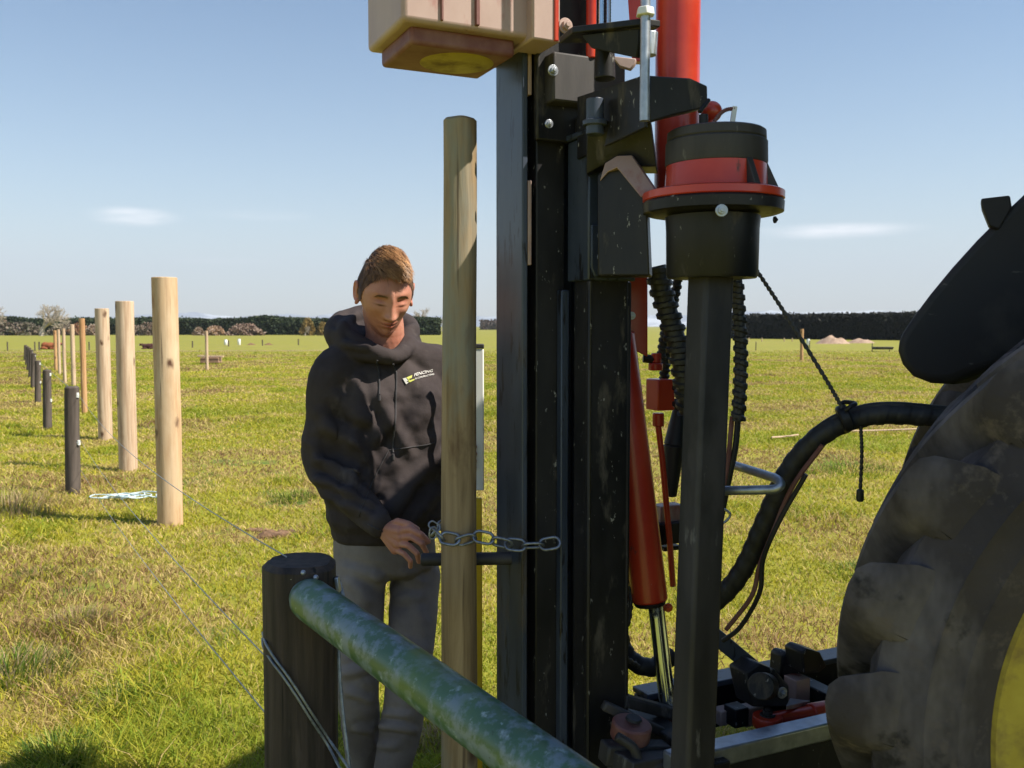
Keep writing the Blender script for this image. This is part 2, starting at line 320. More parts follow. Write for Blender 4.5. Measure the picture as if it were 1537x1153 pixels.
# ------------------------------------------------------------------ ground
m_ground = M('paddock_soil_and_turf', (.18,.175,.012), (.27,.245,.022), .35, rough=.95, detail=9, bump=.6, bscale=9, coords='Object', ramp=(.3,.7),
    spots=[((.27,.21,.075), .9, .54, .72, (1,1,1)), ((.085,.13,.012), 1.7, .56, .66, (1,1,1)), ((.30,.22,.10), 6, .62, .72, (1,1,1)), ((.21,.205,.012), .03, .42, .6, (1,1,1))])
def build_ground():
    xs = np.concatenate([[-20000,-6000,-2000,-700,-300,-150,-90,-60], np.arange(-40, -14, 2), np.arange(-14, 14.01, .12), np.arange(16, 41, 2), [60,90,150,300,700,2000,6000,20000]])
    ys = np.concatenate([[-3000,-500,-100,-30,-8], np.arange(-3, 22, .12), np.arange(22, 60, 1.5), [70,90,130,180,300,700,2000,6000,20000]])
    X, Y = np.meshgrid(xs, ys); Z = gz(X, Y); n, m = X.shape
    V = np.stack([X.ravel(), Y.ravel(), Z.ravel()], 1); i = np.arange((n-1)*m).reshape(n-1, m)[:, :-1].ravel()
    Fa = np.stack([i, i+1, i+m+1, i+m], 1)
    o = from_arrays('ground', V, Fa, m_ground); tag(o, kind='structure')
build_ground()

def patchmap(x, y):
    """0 = lush, 1 = dry/bare : shared by the turf"""
    d = fbm(x*.55, y*.55, 31, 4); return d
def build_grass():
    N = 820000
    # sample y so that density ~ 1/d^1.45
    u = rng.random(N); y0, y1, pw = 1.9, 60.0, -.42
    yy = (y0**(pw+1) + u*(y1**(pw+1)-y0**(pw+1)))**(1/(pw+1))
    xx = (rng.random(N)*2-1)*(yy*.62+.35)
    ln = np.exp(-((xx - (.15 - .535*yy))/.75)**2); pm = patchmap(xx, yy) + .10*ln
    for (px_, py_, r_, k_) in ((330, 695, .8, .16), (420, 790, .42, .26), (370, 800, .35, .22), (290, 720, .5, .14), (110, 925, .35, .18), (1180, 930, .45, .20), (1120, 990, .3, .18), (1000, 960, .4, .2), (1240, 960, .35, .18), (60, 650, 1.2, .14), (190, 760, .5, .12), (560, 1100, .3, .2), (1190, 800, .5, .12), (360, 1000, .4, .12), (40, 1050, .3, .15)):
        g_ = G(px_, py_); pm = pm + k_*np.exp(-((xx-g_.x)/r_)**2 - ((yy-g_.y)/(r_*.8))**2)
    fine = fbm(xx*3.1, yy*3.1, 77, 3)
    clump = fbm(xx*1.3, yy*1.3, 53, 3)
    # long grass along the old fence line at lower left
    fl = np.exp(-((xx - (.25 - .535*yy))/(.42))**2) * (yy < 9)
    keep = rng.random(N) < np.clip(1.25 - 1.5*np.clip(pm-.5, 0, 1)*3*.5 - np.clip(fine-.62,0,1)*2.5, .22, 1)*np.clip(1.7-yy/38, 0, 1)
    # keep clear of posts' footprints is not needed
    xx, yy, pm, fine, clump, fl = [a[keep] for a in (xx, yy, pm, fine, clump, fl)]; N = len(xx)
    tuft = np.clip((clump-.60)*6, 0, 1)
    H = (.014 + .022*rng.random(N)) * (1 + 1.3*tuft + 2.2*fl*rng.random(N)*np.clip((fine-.40)*4,0,1)) * (1 + .25*np.clip(yy/20, 0, 1))
    W = (.0019 + .0012*rng.random(N)) * (1+np.clip(yy-3, 0, 40)*.20)
    a = rng.random(N)*2*PI; lean = (.5 + 1.3*rng.random(N))*H; la = rng.random(N)*2*PI
    z = gz(xx, yy)
    bx = np.cos(a)*W; by = np.sin(a)*W; lx = np.cos(la)*lean; ly = np.sin(la)*lean
    V = np.zeros((N, 5, 3), np.float32)
    V[:,0] = np.stack([xx-bx, yy-by, z-.005], 1); V[:,1] = np.stack([xx+bx, yy+by, z-.005], 1)
    V[:,2] = np.stack([xx-bx*.8+lx*.35, yy-by*.8+ly*.35, z+H*.6], 1); V[:,3] = np.stack([xx+bx*.8+lx*.35, yy+by*.8+ly*.35, z+H*.6], 1)
    V[:,4] = np.stack([xx+lx, yy+ly, z+H], 1)
    b = np.arange(N)*5
    T = np.stack([np.stack([b,b+1,b+3],1), np.stack([b,b+3,b+2],1), np.stack([b+2,b+3,b+4],1)], 1).reshape(-1, 3)
    # own colours
    g1 = np.array([.33,.33,.026]); g2 = np.array([.53,.465,.055]); g3 = np.array([.18,.235,.02]); st = np.array([.56,.43,.17]); br = np.array([.30,.19,.09])
    t = rng.random(N)[:,None]; C = g1*(1-t)+g2*t
    lush = np.clip((.47-pm)*5, 0, 1)[:,None]*.6; C = C*(1-lush)+g3*1.25*lush
    C = np.where((rng.random(N) < .12+.25*tuft)[:,None], g3*(1+.8*t), C)
    dry = rng.random(N) < np.clip(.20 + (pm-.465)*4.8 + (fine-.52)*1.6, .08, .80) * (1-.6*tuft)
    C = np.where(dry[:,None], st*(.7+.5*t), C)
    dk = rng.random(N) < np.clip((pm-.55)*4.5+(fine-.6), 0, .6); C = np.where(dk[:,None], br*(.7+.6*t), C)
    C = C*(.85+.3*fbm(xx*.12, yy*.12, 91, 2))[:,None]
    C = np.repeat(C[:,None,:], 5, 1)
    o = from_arrays('grass', V.reshape(-1,3), T, m_blade, smooth=False); set_tint(o.data, C.reshape(-1,3))
    tag(o, 'short mixed green and straw coloured pasture grass covering the paddock', 'grass', kind='stuff')
build_grass()

def tussock(name, x, y, r, h, n, cols, label, cat='grass tuft', group=None, lean=.8):
    t = rng.random(n); rr = r*np.sqrt(rng.random(n)); a = rng.random(n)*2*PI
    bx = x+np.cos(a)*rr; by = y+np.sin(a)*rr; z0 = gz(bx, by)
    H = h*(.45+.55*rng.random(n))*(1-.45*rr/r); da = a+rng.normal(0, .7, n); ln = H*lean*(.25+.9*rng.random(n))
    W = .0028*(1+rng.random(n)); wa = da+PI/2; K = 5
    V = np.zeros((n, 2*K, 3)); 
    for k in range(K):
        s = k/(K-1); cx = bx+np.cos(da)*ln*s**1.6; cy = by+np.sin(da)*ln*s**1.6; cz = z0-.01+H*(s-.28*s**3*lean); ww = W*(1-s*.92)
        V[:,2*k] = np.stack([cx-np.cos(wa)*ww, cy-np.sin(wa)*ww, cz], 1); V[:,2*k+1] = np.stack([cx+np.cos(wa)*ww, cy+np.sin(wa)*ww, cz], 1)
    b = np.arange(n)*2*K; q = [np.stack([b+2*k, b+2*k+1, b+2*k+3, b+2*k+2], 1) for k in range(K-1)]
    ci = rng.integers(0, len(cols), n); C = np.array(cols)[ci]*(.75+.5*rng.random((n,1))); C = np.repeat(C[:,None,:], 2*K, 1)
    Vl = V.reshape(-1,3) - np.array([x, y, 0])
    o = from_arrays(name, Vl, np.concatenate(q), m_blade, smooth=False, loc=(x, y, 0)); set_tint(o.data, C.reshape(-1,3))
    return tag(o, label, cat, group)
STRAW = [(.50,.38,.22), (.42,.32,.18), (.30,.20,.11), (.36,.36,.09)]; LUSH = [(.12,.20,.02), (.26,.32,.04), (.07,.13,.015), (.42,.42,.10)]
MIX = STRAW[:2]+LUSH
g = G(118, 935); tussock('grass_tussock', g.x, g.y, .17, .16, 520, STRAW+[(.25,.28,.05)], 'straw coloured dead grass tussock in the turf left of the gate post')
g = G(8, 1010); tussock('grass_tussock', g.x, g.y, .30, .20, 900, MIX, 'tall mixed tussock at the left edge of the photo beside the shadow')
g = G(95, 1130); tussock('grass_tussock', g.x, g.y, .16, .17, 420, LUSH, 'bright green tussock standing in the shadow at the bottom left corner')
g = G(185, 1050); tussock('grass_tussock', g.x, g.y, .18, .13, 420, LUSH, 'green tussock on the upper edge of the shadow at lower left')
g = G(12, 765); tussock('grass_tussock', g.x, g.y, .45, .28, 700, STRAW+[(.3,.3,.07)], 'tall dry brown tussock at the far left below the row of old posts')
g = G(60, 855); tussock('grass_tussock', g.x, g.y, .16, .09, 300, [(.06,.10,.015), (.16,.2,.03), (.3,.25,.1)], 'small dark tussock up the turf from the dead straw tussock')
g = G(660, 1100); tussock('grass_tussock', g.x, g.y, .12, .11, 260, STRAW, 'wispy straw tussock behind the green pipe beside the boots')
g = G(440, 745); tussock('grass_tussock', g.x, g.y, .22, .13, 420, LUSH, 'lush green tussock beside the elbow of the standing man')
g = G(1265, 705); tussock('grass_tussock', g.x, g.y, .55, .16, 700, [(.07,.15,.015), (.14,.24,.02), (.22,.3,.03)], 'broad lush clump of grass behind the dangling rope end')
g = G(1290, 850); tussock('grass_tussock', g.x, g.y, .22, .10, 420, LUSH, 'green tussock between the hose bundle and the tractor tyre')

def clod(name, px, py, r, h, label, mat=m_dirt, n=26, cat='soil', Y=None):
    g = G(px, py); pts = []; mb = MB()
    for i in range(n):
        a = random.random()*2*PI; q = random.random()**.6
        c = Vector((g.x+math.cos(a)*q*r, g.y+math.sin(a)*q*r*.5, float(gz(g.x, g.y)) + h*.25*(1-q)))
        s = h*(.35+.5*random.random())
        bmesh.ops.create_icosphere(mb.bm, subdivisions=2, radius=s, matrix=Matrix.Translation(c) @ Matrix.Diagonal((1.3+random.random(), 1, .65, 1)))
    for v in mb.bm.verts:
        v.co += mnoise.noise_vector(v.co*18/max(r,.3)*.4)*h*.28
    mb.build(name, mat, smooth=False, loc=(g.x, g.y, 0), label=label, cat=cat)
clod('soil_clod', 425, 795, .20, .050, 'dark turned soil lying on the turf between the nearest new post and the man')
clod('soil_clod', 385, 788, .08, .03, 'small brown clod of soil left of the man beside the larger clods')

# ------------------------------------------------------------------ far background
def far_mass(name, A, B, depth, h, mat_core, cols, label, cat, n, leaf=.35, bumps=.35, group=None):
    """hedge between ground points A and B: bumpy core plus thousands of leaf faces"""
    A = Vector(A); B = Vector(B); d = B-A; Ln = d.length; d.normalize(); nn = Vector((-d.y, d.x, 0))
    ns = max(int(Ln/1.0), 4); nh = 7; V = []; Fa = []
    prof = [(-.5,0),(-.52,.35),(-.5,.75),(-.36,.98),(0,1.0),(.36,.98),(.5,.75),(.52,.35),(.5,0)]; m = len(prof)
    for i in range(ns+1):
        s = i/ns*Ln; hh = h*(1+bumps*.30*(mnoise.noise(Vector((s*.10, 3, 1))) + .5*mnoise.noise(Vector((s*.5, 7, 1)))))
        for (a, z) in prof:
            j = mnoise.noise(Vector((s*.4, a*3, z*4+9)))*bumps*.5
            p = A + d*s + nn*(a*depth + (j if a < 0 else -j)); V.append((p.x, p.y, z*hh-.1))
    for i in range(ns):
        for k in range(m-1): Fa.append((i*m+k, (i+1)*m+k, (i+1)*m+k+1, i*m+k+1))
    V = np.array(V)
    nc = len(V)
    s = rng.random(n)*Ln; t = rng.random(n)*(m-1); ti = np.minimum(t.astype(int), m-2); tf = t-ti; pr = np.array(prof)
    pa = pr[ti,0]*(1-tf)+pr[ti+1,0]*tf; pz = pr[ti,1]*(1-tf)+pr[ti+1,1]*tf
    si = np.minimum((s/Ln*ns).astype(int), ns-1)
    base = V[si*m+ti]*(1-tf)[:,None] + V[si*m+ti+1]*tf[:,None]
    base = base + np.outer(rng.random(n)*Ln/ns, np.array(d)) + rng.normal(0, .12*leaf/.35, (n,3))
    q = rng.normal(0, 1, (n,3)); q /= np.linalg.norm(q, axis=1)[:,None]; r2 = np.cross(q, rng.normal(0,1,(n,3))); r2 /= np.linalg.norm(r2, axis=1)[:,None]
    sz = leaf*(.5+.8*rng.random(n))[:,None]
    LV = np.stack([base-q*sz*.5-r2*sz*.3, base+q*sz*.5-r2*sz*.3, base+q*sz*.5+r2*sz*.3, base-q*sz*.5+r2*sz*.3], 1).reshape(-1,3)
    LF = (np.arange(n)*4)[:,None]+np.array([0,1,2,3])+nc
    C = np.array(cols); ci = rng.integers(0, len(cols), n)
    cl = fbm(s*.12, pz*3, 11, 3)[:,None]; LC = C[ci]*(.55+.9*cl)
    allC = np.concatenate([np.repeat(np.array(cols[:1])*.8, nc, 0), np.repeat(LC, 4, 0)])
    o = from_arrays(name, np.concatenate([V, LV]) - np.array([A.x, A.y, 0]), np.concatenate([np.array(Fa), LF]), m_leaf, smooth=False, loc=(A.x, A.y, 0))
    set_tint(o.data, allC)
    return tag(o, label, cat, group)
far_mass('shelter_hedge', (-150, 176, 0), (-13, 168, 0), 3, 2.95, None, [(.022,.036,.016), (.035,.055,.022), (.05,.065,.028)], 'long dark green shelter hedge across the far side of the paddock on the left', 'hedge', 52000, .42, .7)
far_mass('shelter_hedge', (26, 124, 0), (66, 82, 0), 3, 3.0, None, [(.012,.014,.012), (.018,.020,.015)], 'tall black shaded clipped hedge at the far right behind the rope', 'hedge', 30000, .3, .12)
far_mass('shelter_hedge', (-14, 420, 0), (60, 430, 0), 6, 4.0, None, [(.10,.08,.07), (.14,.10,.08)], 'low distant brown hedge seen in the gap beside the steel mast', 'hedge', 5000, 1.0)

def shrub(px, py, Y, wd, h, cols, label, n=1500, group=None):
    g = P(px, 505, Y); x, y = g.x, Y; V = []
    th = rng.random(n)*2*PI; u = rng.random(n)**.8; z = u; rad = np.sqrt(np.clip(1-(z*.98)**2.2, 0, 1))*(.8+.25*rng.random(n))
    lob = 1+.22*np.sin(th*3+px)+.15*np.sin(th*5+z*7)
    c = np.stack([np.cos(th)*rad*wd/2*lob, np.sin(th)*rad*wd/2*lob*.7, z*h*(1+.15*np.sin(th*4+px))], 1)
    q = rng.normal(0, 1, (n,3)); q /= np.linalg.norm(q, axis=1)[:,None]; r2 = np.cross(q, rng.normal(0,1,(n,3))); r2 /= np.linalg.norm(r2, axis=1)[:,None]
    sz = .22*(.5+rng.random(n))[:,None]*max(wd/4,.7)
    LV = np.stack([c-q*sz-r2*sz*.35, c+q*sz-r2*sz*.35, c+q*sz+r2*sz*.35, c-q*sz+r2*sz*.35], 1).reshape(-1,3)
    C = np.repeat(np.array(cols)[rng.integers(0, len(cols), n)]*(.7+.6*rng.random((n,1))), 4, 0)
    rt = empty('shrub', (x, y, 0), label, 'shrub', group)
    o = from_arrays('foliage', LV, (np.arange(n)*4)[:,None]+np.arange(4), m_leaf, rt, smooth=False, loc=(x, y, 0)); set_tint(o.data, C)
    mb = MB()
    for k in range(6):
        a = k*1.1; mb.cyl((x, y, -.1), (x+math.cos(a)*wd*.3, y+math.sin(a)*wd*.2, h*.7), .06, .02, 6)
    mb.build('stem', m_bark, rt)
PK = [(.25,.17,.13), (.31,.23,.18), (.17,.11,.08)]; GD = [(.36,.25,.09), (.30,.20,.06), (.20,.16,.05)]; GY = [(.16,.13,.10), (.24,.19,.15), (.10,.10,.06)]
shrub(366, 0, 158, 5.0, 1.7, PK, 'large rounded pinkish brown shrub against the dark hedge between thin post and man')
shrub(322, 0, 158, 3.0, 1.4, [(.50,.38,.30), (.34,.2,.1)], 'pale tipped shrub right of the thin field post')
shrub(298, 0, 160, 1.6, 1.2, [(.50,.40,.33), (.3,.2,.12)], 'small pale shrub just left of the thin field post')
shrub(221, 0, 158, 3.6, 1.9, GY+PK, 'grey brown shrub between the two nearest new posts')
shrub(205, 0, 160, 2.4, 1.5, [(.46,.36,.3), (.2,.15,.1)], 'pale shrub just right of the second nearest new post')
shrub(140, 0, 160, 2.8, 1.6, [(.50,.40,.33), (.24,.16,.1)], 'pale shrub just left of the third nearest new post')
shrub(118, 0, 160, 3.0, 1.8, [(.34,.16,.08), (.40,.26,.17)], 'reddish brown shrub behind the thin orange post')
shrub(96, 0, 161, 5.0, 1.6, GY, 'grey bramble shrub right of the bare tree trunk')
shrub(30, 0, 161, 7.0, 1.8, GY, 'wide grey bramble shrub left of the bare tree trunk')
shrub(4, 0, 161, 4.0, 2.2, GY+[(.3,.2,.14)], 'brown bramble shrub at the left edge of the photo')
shrub(462, 0, 158, 2.2, 2.6, GD, 'upright golden shrub left of the hood against the hedge')
shrub(484, 0, 158, 1.8, 2.0, GD, 'smaller golden shrub touching the man\'s hood outline')

def bare_tree(px, Y, h, label, spread=1.0, seed=1, n0=5):
    rs = random.Random(seed); x = P(px, 500, Y).x
    rt = empty('bare_tree', (x, Y, 0), label, 'tree')
    tr = MB(); cr_ = MB(); cnt = [0]
    def grow(p, d, l, r, lev):
        pts = [p]; q = d.copy()
        for i in range(3):
            q = (q + Vector((rs.gauss(0,.16), rs.gauss(0,.16), rs.gauss(.04,.1)))).normalized(); p = p + q*l/3; pts.append(p)
        (tr if lev == 0 else cr_).tube(pts, [r, r*.88, r*.76, r*.62], 6 if lev < 2 else 4)
        cnt[0] += 1
        if lev >= 5 or l < h*.02: return
        k = n0 if lev == 0 else rs.choice((3,3,4))
        for i in range(k):
            a = rs.random()*2*PI; sp = rs.uniform(.45, 1.0)*spread
            o = q.orthogonal().normalized(); o.rotate(Matrix.Rotation(a, 3, q)); dd = (q + o*sp).normalized()
            grow(pts[-1] if i < 2 else pts[2], dd, l*rs.uniform(.62, .82), r*.55, lev+1)
    grow(Vector((x, Y, -.1)), Vector((.15*spread-.1, 0, 1)).normalized(), h*.22, h*.045, 0)
    tr.build('trunk', m_bark, rt); cr_.build('crown', m_bark, rt)
bare_tree(62, 152, 9.5, 'wide bare leafless pale tree in front of the hedge at far left', .95, 3, 6)
bare_tree(-14, 152, 9.5, 'bare tree cut off by the left edge of the photo', 1.1, 11, 6)
bare_tree(640, 260, 11, 'hazy bare tree just right of the man\'s cheek', .9, 5)
bare_tree(664, 300, 8, 'small hazy bare tree touching the chained post outline', 1.0, 8)
bare_tree(458, 157, 2.9, 'small bare tree stem inside the golden shrub', .8, 9, 4)

def mountains():
    Y0 = 9000; xs = np.linspace(-6500, 8500, 420); prof = np.zeros_like(xs)
    for i, x in enumerate(xs):
        pxx = CX + x/Y0*F
        base = 120 if pxx < 900 else 150
        prof[i] = base + 55*mnoise.fractal(Vector((x*.0009, .3, 0)), 1, 2, 6) + 25*mnoise.noise(Vector((x*.004, 5, 0)))
    prof = np.maximum(prof, 25); V = []; Fa = []; n = len(xs)
    for r, (dy, k) in enumerate([(0,-.1), (250,.45), (500,.8), (900,1.0), (1600,.6), (2400,-.1)]):
        for i, x in enumerate(xs):
            V.append((x, Y0+dy+60*mnoise.noise(Vector((x*.003, r, 2))), prof[i]*k*(1+.25*mnoise.noise(Vector((x*.006, r*3, 4))) if 0 < r < 3 else 1)))
    for r in range(5):
        for i in range(n-1): Fa.append((r*n+i, r*n+i+1, (r+1)*n+i+1, (r+1)*n+i))
    o = from_arrays('mountains', V, Fa, m_snow); tag(o, kind='structure')
mountains()
# air
hz = MB().box((0, 5500, 398), (26000, 13000, 804)).build('haze', m_rubber, smooth=False); tag(hz, kind='stuff')
mh = bpy.data.materials.new('haze_air'); mh.use_nodes = True; t = mh.node_tree; t.nodes.clear()
ho = t.nodes.new('ShaderNodeOutputMaterial'); hv = t.nodes.new('ShaderNodeVolumePrincipled'); hv.inputs['Color'].default_value = (.80,.88,1,1); hv.inputs['Density'].default_value = .00016; hv.inputs['Anisotropy'].default_value = .0
t.links.new(hv.outputs[0], ho.inputs['Volume']); hz.data.materials.clear(); hz.data.materials.append(mh)

# ------------------------------------------------------------------ wooden posts
def round_post(name, x, y, r, ztop, mat, label, group=None, lean=(0,0), cat='post', seed=0, rtop=None, zb=-.25, chamfer=.004, rough=.012, seg=36, parent=None):
    rtop = rtop or r*.97; V = []; n = 34; ztops = ztop
    zs = list(np.linspace(zb, ztops-chamfer, n)) + [ztops]
    for i, z in enumerate(zs):
        f = (z-zb)/(ztops-zb); rr = r*(1-f)+rtop*f
        if i == len(zs)-1: rr -= chamfer
        for k in range(seg):
            a = 2*PI*k/seg
            q = rr*(1 + rough*2.2*mnoise.noise(Vector((math.cos(a)*1.2+seed*7, math.sin(a)*1.2, z*1.4))) + rough*mnoise.noise(Vector((math.cos(a)*5+seed, math.sin(a)*5, z*3))))
            V.append((math.cos(a)*q + lean[0]*(z-zb) + .006*mnoise.noise(Vector((z*.8, seed, 0))), math.sin(a)*q + lean[1]*(z-zb), z + (0.004*mnoise.noise(Vector((math.cos(a), math.sin(a), seed))) if i >= len(zs)-2 and rough > .015 else 0)))
    m = len(zs); Fa = []
    for i in range(m-1):
        for k in range(seg): Fa.append((i*seg+k, i*seg+(k+1)%seg, (i+1)*seg+(k+1)%seg, (i+1)*seg+k))
    me = bpy.data.meshes.new(name); top = [ (m-1)*seg+k for k in range(seg) ]
    me.from_pydata(V, [], Fa + [tuple(top)]); me.update()
    me.polygons.foreach_set('use_smooth', np.ones(len(me.polygons), bool)); me.set_sharp_from_angle(angle=R(40))
    me.materials.append(mat); o = bpy.data.objects.new(name, me); o.location = (x, y, 0); link(o, parent)
    return tag(o, label, cat, group) if label else o
NEW = 'new timber posts standing in a row'
def new_post(px, ytop, ybase, wpx, mat, label, seed, rough=.012, xtop=None):
    g = G(px, ybase); Y = g.y; zt = ZY(ytop, Y); lean = 0
    if xtop is not None: lean = (P(xtop, ytop, Y).x - g.x)/zt
    return round_post('new_post', g.x, g.y + wpx/2/F*Y*.5, wpx/2/F*Y, zt, mat, label, NEW, seed=seed, rough=rough, lean=(lean, 0))
new_post(252, 416, 783, 38, m_newpine, 'thick new orange pine post nearest of the row with a dark knot at mid height', 1)
new_post(190, 452, 706, 27, m_newpine2, 'thick pale pine post second nearest of the row with an orange stained top', 2)
new_post(156, 463, 657, 20.5, m_newpine2, 'thick pale weathered pine post third nearest of the row', 3)
new_post(126, 478, 619, 8.5, m_orangepine, 'thin orange pine post first of the slim ones beyond the thick posts', 4)
new_post(110, 487, 580, 6.5, m_newpine2, 'thin pale post second of the slim ones beyond the thick posts', 5)
new_post(97, 493, 575, 4.8, m_newpine2, 'thin pale post third of the slim ones beyond the thick posts', 6)
new_post(89, 494.5, 563, 4.4, m_newpine2, 'thin pale post fourth of the slim ones beyond the thick posts', 7)
new_post(83.5, 496, 556, 4.6, m_orangepine, 'thin brown post farthest of the slim ones beyond the thick posts', 8)
OLD = 'old fence posts in a receding row'
def old_post(px, ytop, ybase, wpx, label, seed, xt=None):
    g = G(px, ybase); Y = g.y; zt = ZY(ytop, Y); r = wpx/2/F*Y
    rt = empty('fence_post', (g.x, g.y, 0), label, 'post', OLD)
    ln = 0 if xt is None else (P(xt, ytop, Y).x - g.x)/zt
    o = round_post('stake', g.x, g.y, r, zt, m_oldwood, None, seed=seed, rough=.05, chamfer=.014, lean=(ln, 0), parent=rt)
    for zz in (zt*.92, zt*.48):
        mb = MB(); c = Vector((g.x+r*1.02+ln*zt*.8, g.y-r*.3, zz)); mb.cyl(c-Vector((0,0,.022)), c+Vector((0,0,.022)), .014, .014, 12); mb.cyl(c-Vector((.03,0,0)), c+Vector((.012,0,0)), .010, .012, 10)
        mb.build('insulator', m_white, rt)
    return Vector((g.x+r+.02, g.y, 0)), zt
OP = []
for i, (px, yt, yb, wp, xt) in enumerate([(109, 580, 741, 21, 107), (71, 555, 643, 12.5, 70), (56.5, 541, 604, 9, 56), (49, 530, 582, 7, 50), (45, 525, 567, 6, 46), (42, 522, 556, 5.5, 43), (39.5, 520, 548, 5, 40.5), (37.5, 518, 541, 4.6, 38)]):
    OP.append(old_post(px, yt, yb, wp, ['charred dark old post nearest to the camera', 'dark old post second nearest in the old fence row', 'grey old post third in the old fence row', 'grey old post fourth in the old fence row', 'grey old post fifth in the old fence row', 'grey old post sixth in the old fence row', 'grey old post seventh in the old fence row', 'grey old post farthest in the old fence row'][i], i+20, xt))

# ------------------------------------------------------------------ gate post, green pipe, cables
GPY = 2.14
gp = P(452, 838, GPY); gr_ = 55.5/F*GPY
gate = empty('gate_post', (gp.x, gp.y, 0), 'thick dark creosoted gate post carrying the green pipe at lower left', 'post')
round_post('stake', gp.x, gp.y, gr_, ZY(841, GPY), m_gatepost, None, seed=41, rough=.045, chamfer=.012, rtop=gr_*.985, parent=gate, seg=64)
for (px, py) in ((437, 870), (454, 861), (473, 868)):
    c = P(px, py, GPY-gr_*.96); mb = MB(); mb.lathe([(.001,-.004), (.0062,-.004), (.0056,0), (.003,.003), (.0005,.004)], c+Vector((0,.004,0)), (0,-1,0), 14); mb.build('nail_head', m_galv, gate)
pA = P(463, 898, GPY-gr_*.92); pB = P(935, 1240, 1.27)
pd = (pB-pA)
mb = MB(); r0 = .0475
pts = [pA + pd*t for t in np.linspace(-.02, 1.05, 60)]
mb.tube(pts, [r0*(.80 if i == 0 else .95 if i == 1 else 1) for i in range(60)], 40)
mb.build('green_pipe', m_greenpipe, label='weathered green painted steel pipe running from the gate post to bottom right', cat='pipe', loc=tuple(pA))
def cable(pts, r, name, label, mat=m_cable, tw=True, parent=None, cat='cable', n=10, seg=8):
    mb = MB(); sp = spline(pts, n); mb.tube(sp, r, seg, mod=(lambda i, a: 1+.18*math.cos(3*(a+i*.9))) if tw else None)
    return mb.build(name, mat, parent, **({} if parent else dict(label=label, cat=cat)))
def onpost(px, py, off=.004):
    y_ = GPY
    for _ in range(8):
        x_ = P(px, py, y_).x; y_ = gp.y - math.sqrt(max(0, (gr_*1.03)**2 - (x_-gp.x)**2)) - off
    return P(px, py, y_)
for k_, lb_ in ((0, 'upper'), (8, 'lower')):
    cable([P(394, 950+k_, GPY+.05)] + [onpost(px-k_*.4, py+k_*.8) for px, py in ((399, 966), (412, 988), (430, 1012), (450, 1042), (470, 1074), (495, 1112))] + [P(521-k_, 1150+k_, GPY-.11), P(560-k_, 1215+k_, GPY-.13)], .0030, 'stay_cable', lb_ + ' strand of the pair of grey cables slanting across the gate post', n=14)
cable([P(503, 868, 2.16), P(510, 905, 2.14), P(508, 960, 2.13), P(512, 1040, 2.10), P(524, 1150, 2.06), P(530, 1220, 2.04)], .0042, 'hanging_cable', 'thick grey cable hanging down the right side of the gate post behind the pipe', n=18)
cable([P(508, 872, 2.17), P(516, 900, 2.15), P(521, 915, 2.15), P(516, 930, 2.15)], .0055, 'knotted_cable', 'knot of grey cable at the right shoulder of the gate post', n=14)
mb = MB(); mb.bar(P(505, 866, 2.12), P(509, 888, 2.12), .009, .02, Vector((0,1,0))); mb.build('staple', m_galv, gate, bevel=.002)

def wire(a, b, sag=.02, r=.0016, label='', n=24):
    a = Vector(a); b = Vector(b); mb = MB(); pts = []
    for i in range(n+1):
        t = i/n; p = a.lerp(b, t); p.z -= 4*sag*t*(1-t); pts.append(p)
    mb.tube(pts, r, 6); return mb.build('fence_wire', m_wire, label=label, cat='wire')
o1, z1 = OP[0]
wire((OP[5][0].x, OP[5][0].y, .6), (o1.x, o1.y, z1*.92), .02, .003, 'top wire linking the old posts in the distance')
wire((o1.x, o1.y, z1*.92), P(430, 836, GPY), .10, .0016, 'top fence wire from the nearest old post to the top of the gate post')
wire((o1.x, o1.y, z1*.50), P(398, 985, GPY), .06, .0016, 'middle fence wire from the nearest old post to the gate post')
wire((o1.x, o1.y, z1*.22), P(398, 1070, GPY), .05, .0016, 'lowest fence wire from the nearest old post to the gate post')

# twine heap
mb = MB(); g = G(190, 748)
for k in range(7):
    pts = []; a0 = random.random()*6; lx = random.uniform(.08, .26); cx = random.uniform(-.16, .16)
    for i in range(8):
        a = a0+i*.9; pts.append(Vector((g.x+cx+math.cos(a)*lx*(.6+.4*random.random()), g.y+math.sin(a)*lx*.45+random.uniform(-.09,.09), float(gz(g.x,g.y))+.035+random.random()*.035)))
    mb.tube(spline(pts, 5), .006, 5)
mb.build('baling_twine', m_twine, loc=(g.x, g.y, 0), label='loose heap of pale blue twine on the grass left of the nearest new post', cat='twine')

# ------------------------------------------------------------------ field furniture
def slim_post(px, yt, yb, wpx, mat, label, group=None, name='field_post'):
    g = G(px, yb); Y = g.y; return round_post(name, g.x, g.y, wpx/2/F*Y, ZY(yt, Y), mat, label, group, seed=int(px), seg=16)
slim_post(311, 497, 556, 4.6, m_newpine2, 'thin pale post standing alone in front of the wooden trough')
slim_post(1203, 494, 541, 5.0, m_orangepine, 'thin tan post standing alone in the right hand paddock behind the rope')
FP = 'small dark posts of the far paddock fence'
for i, (px, yt, yb) in enumerate([(11.5, 513, 527), (52.5, 513, 527), (59, 513, 526), (134, 513, 526), (289, 512, 522), (343, 511, 520), (394, 510, 519), (448, 509, 518)]):
    slim_post(px, yt, yb, 1.9 if i != 2 else 2.4, m_oldwood, ['small dark post at the far left edge left of the red calf', 'small dark post first to the right of the red calf', 'small dark post second to the right of the red calf', 'small dark post beside the slim orange post in the far fence', 'small dark post left of the lone thin pale post', 'small dark post between the two white salt drums', 'small dark post among the brown earth patches', 'small dark post left of the hooded man far off'][i], FP)
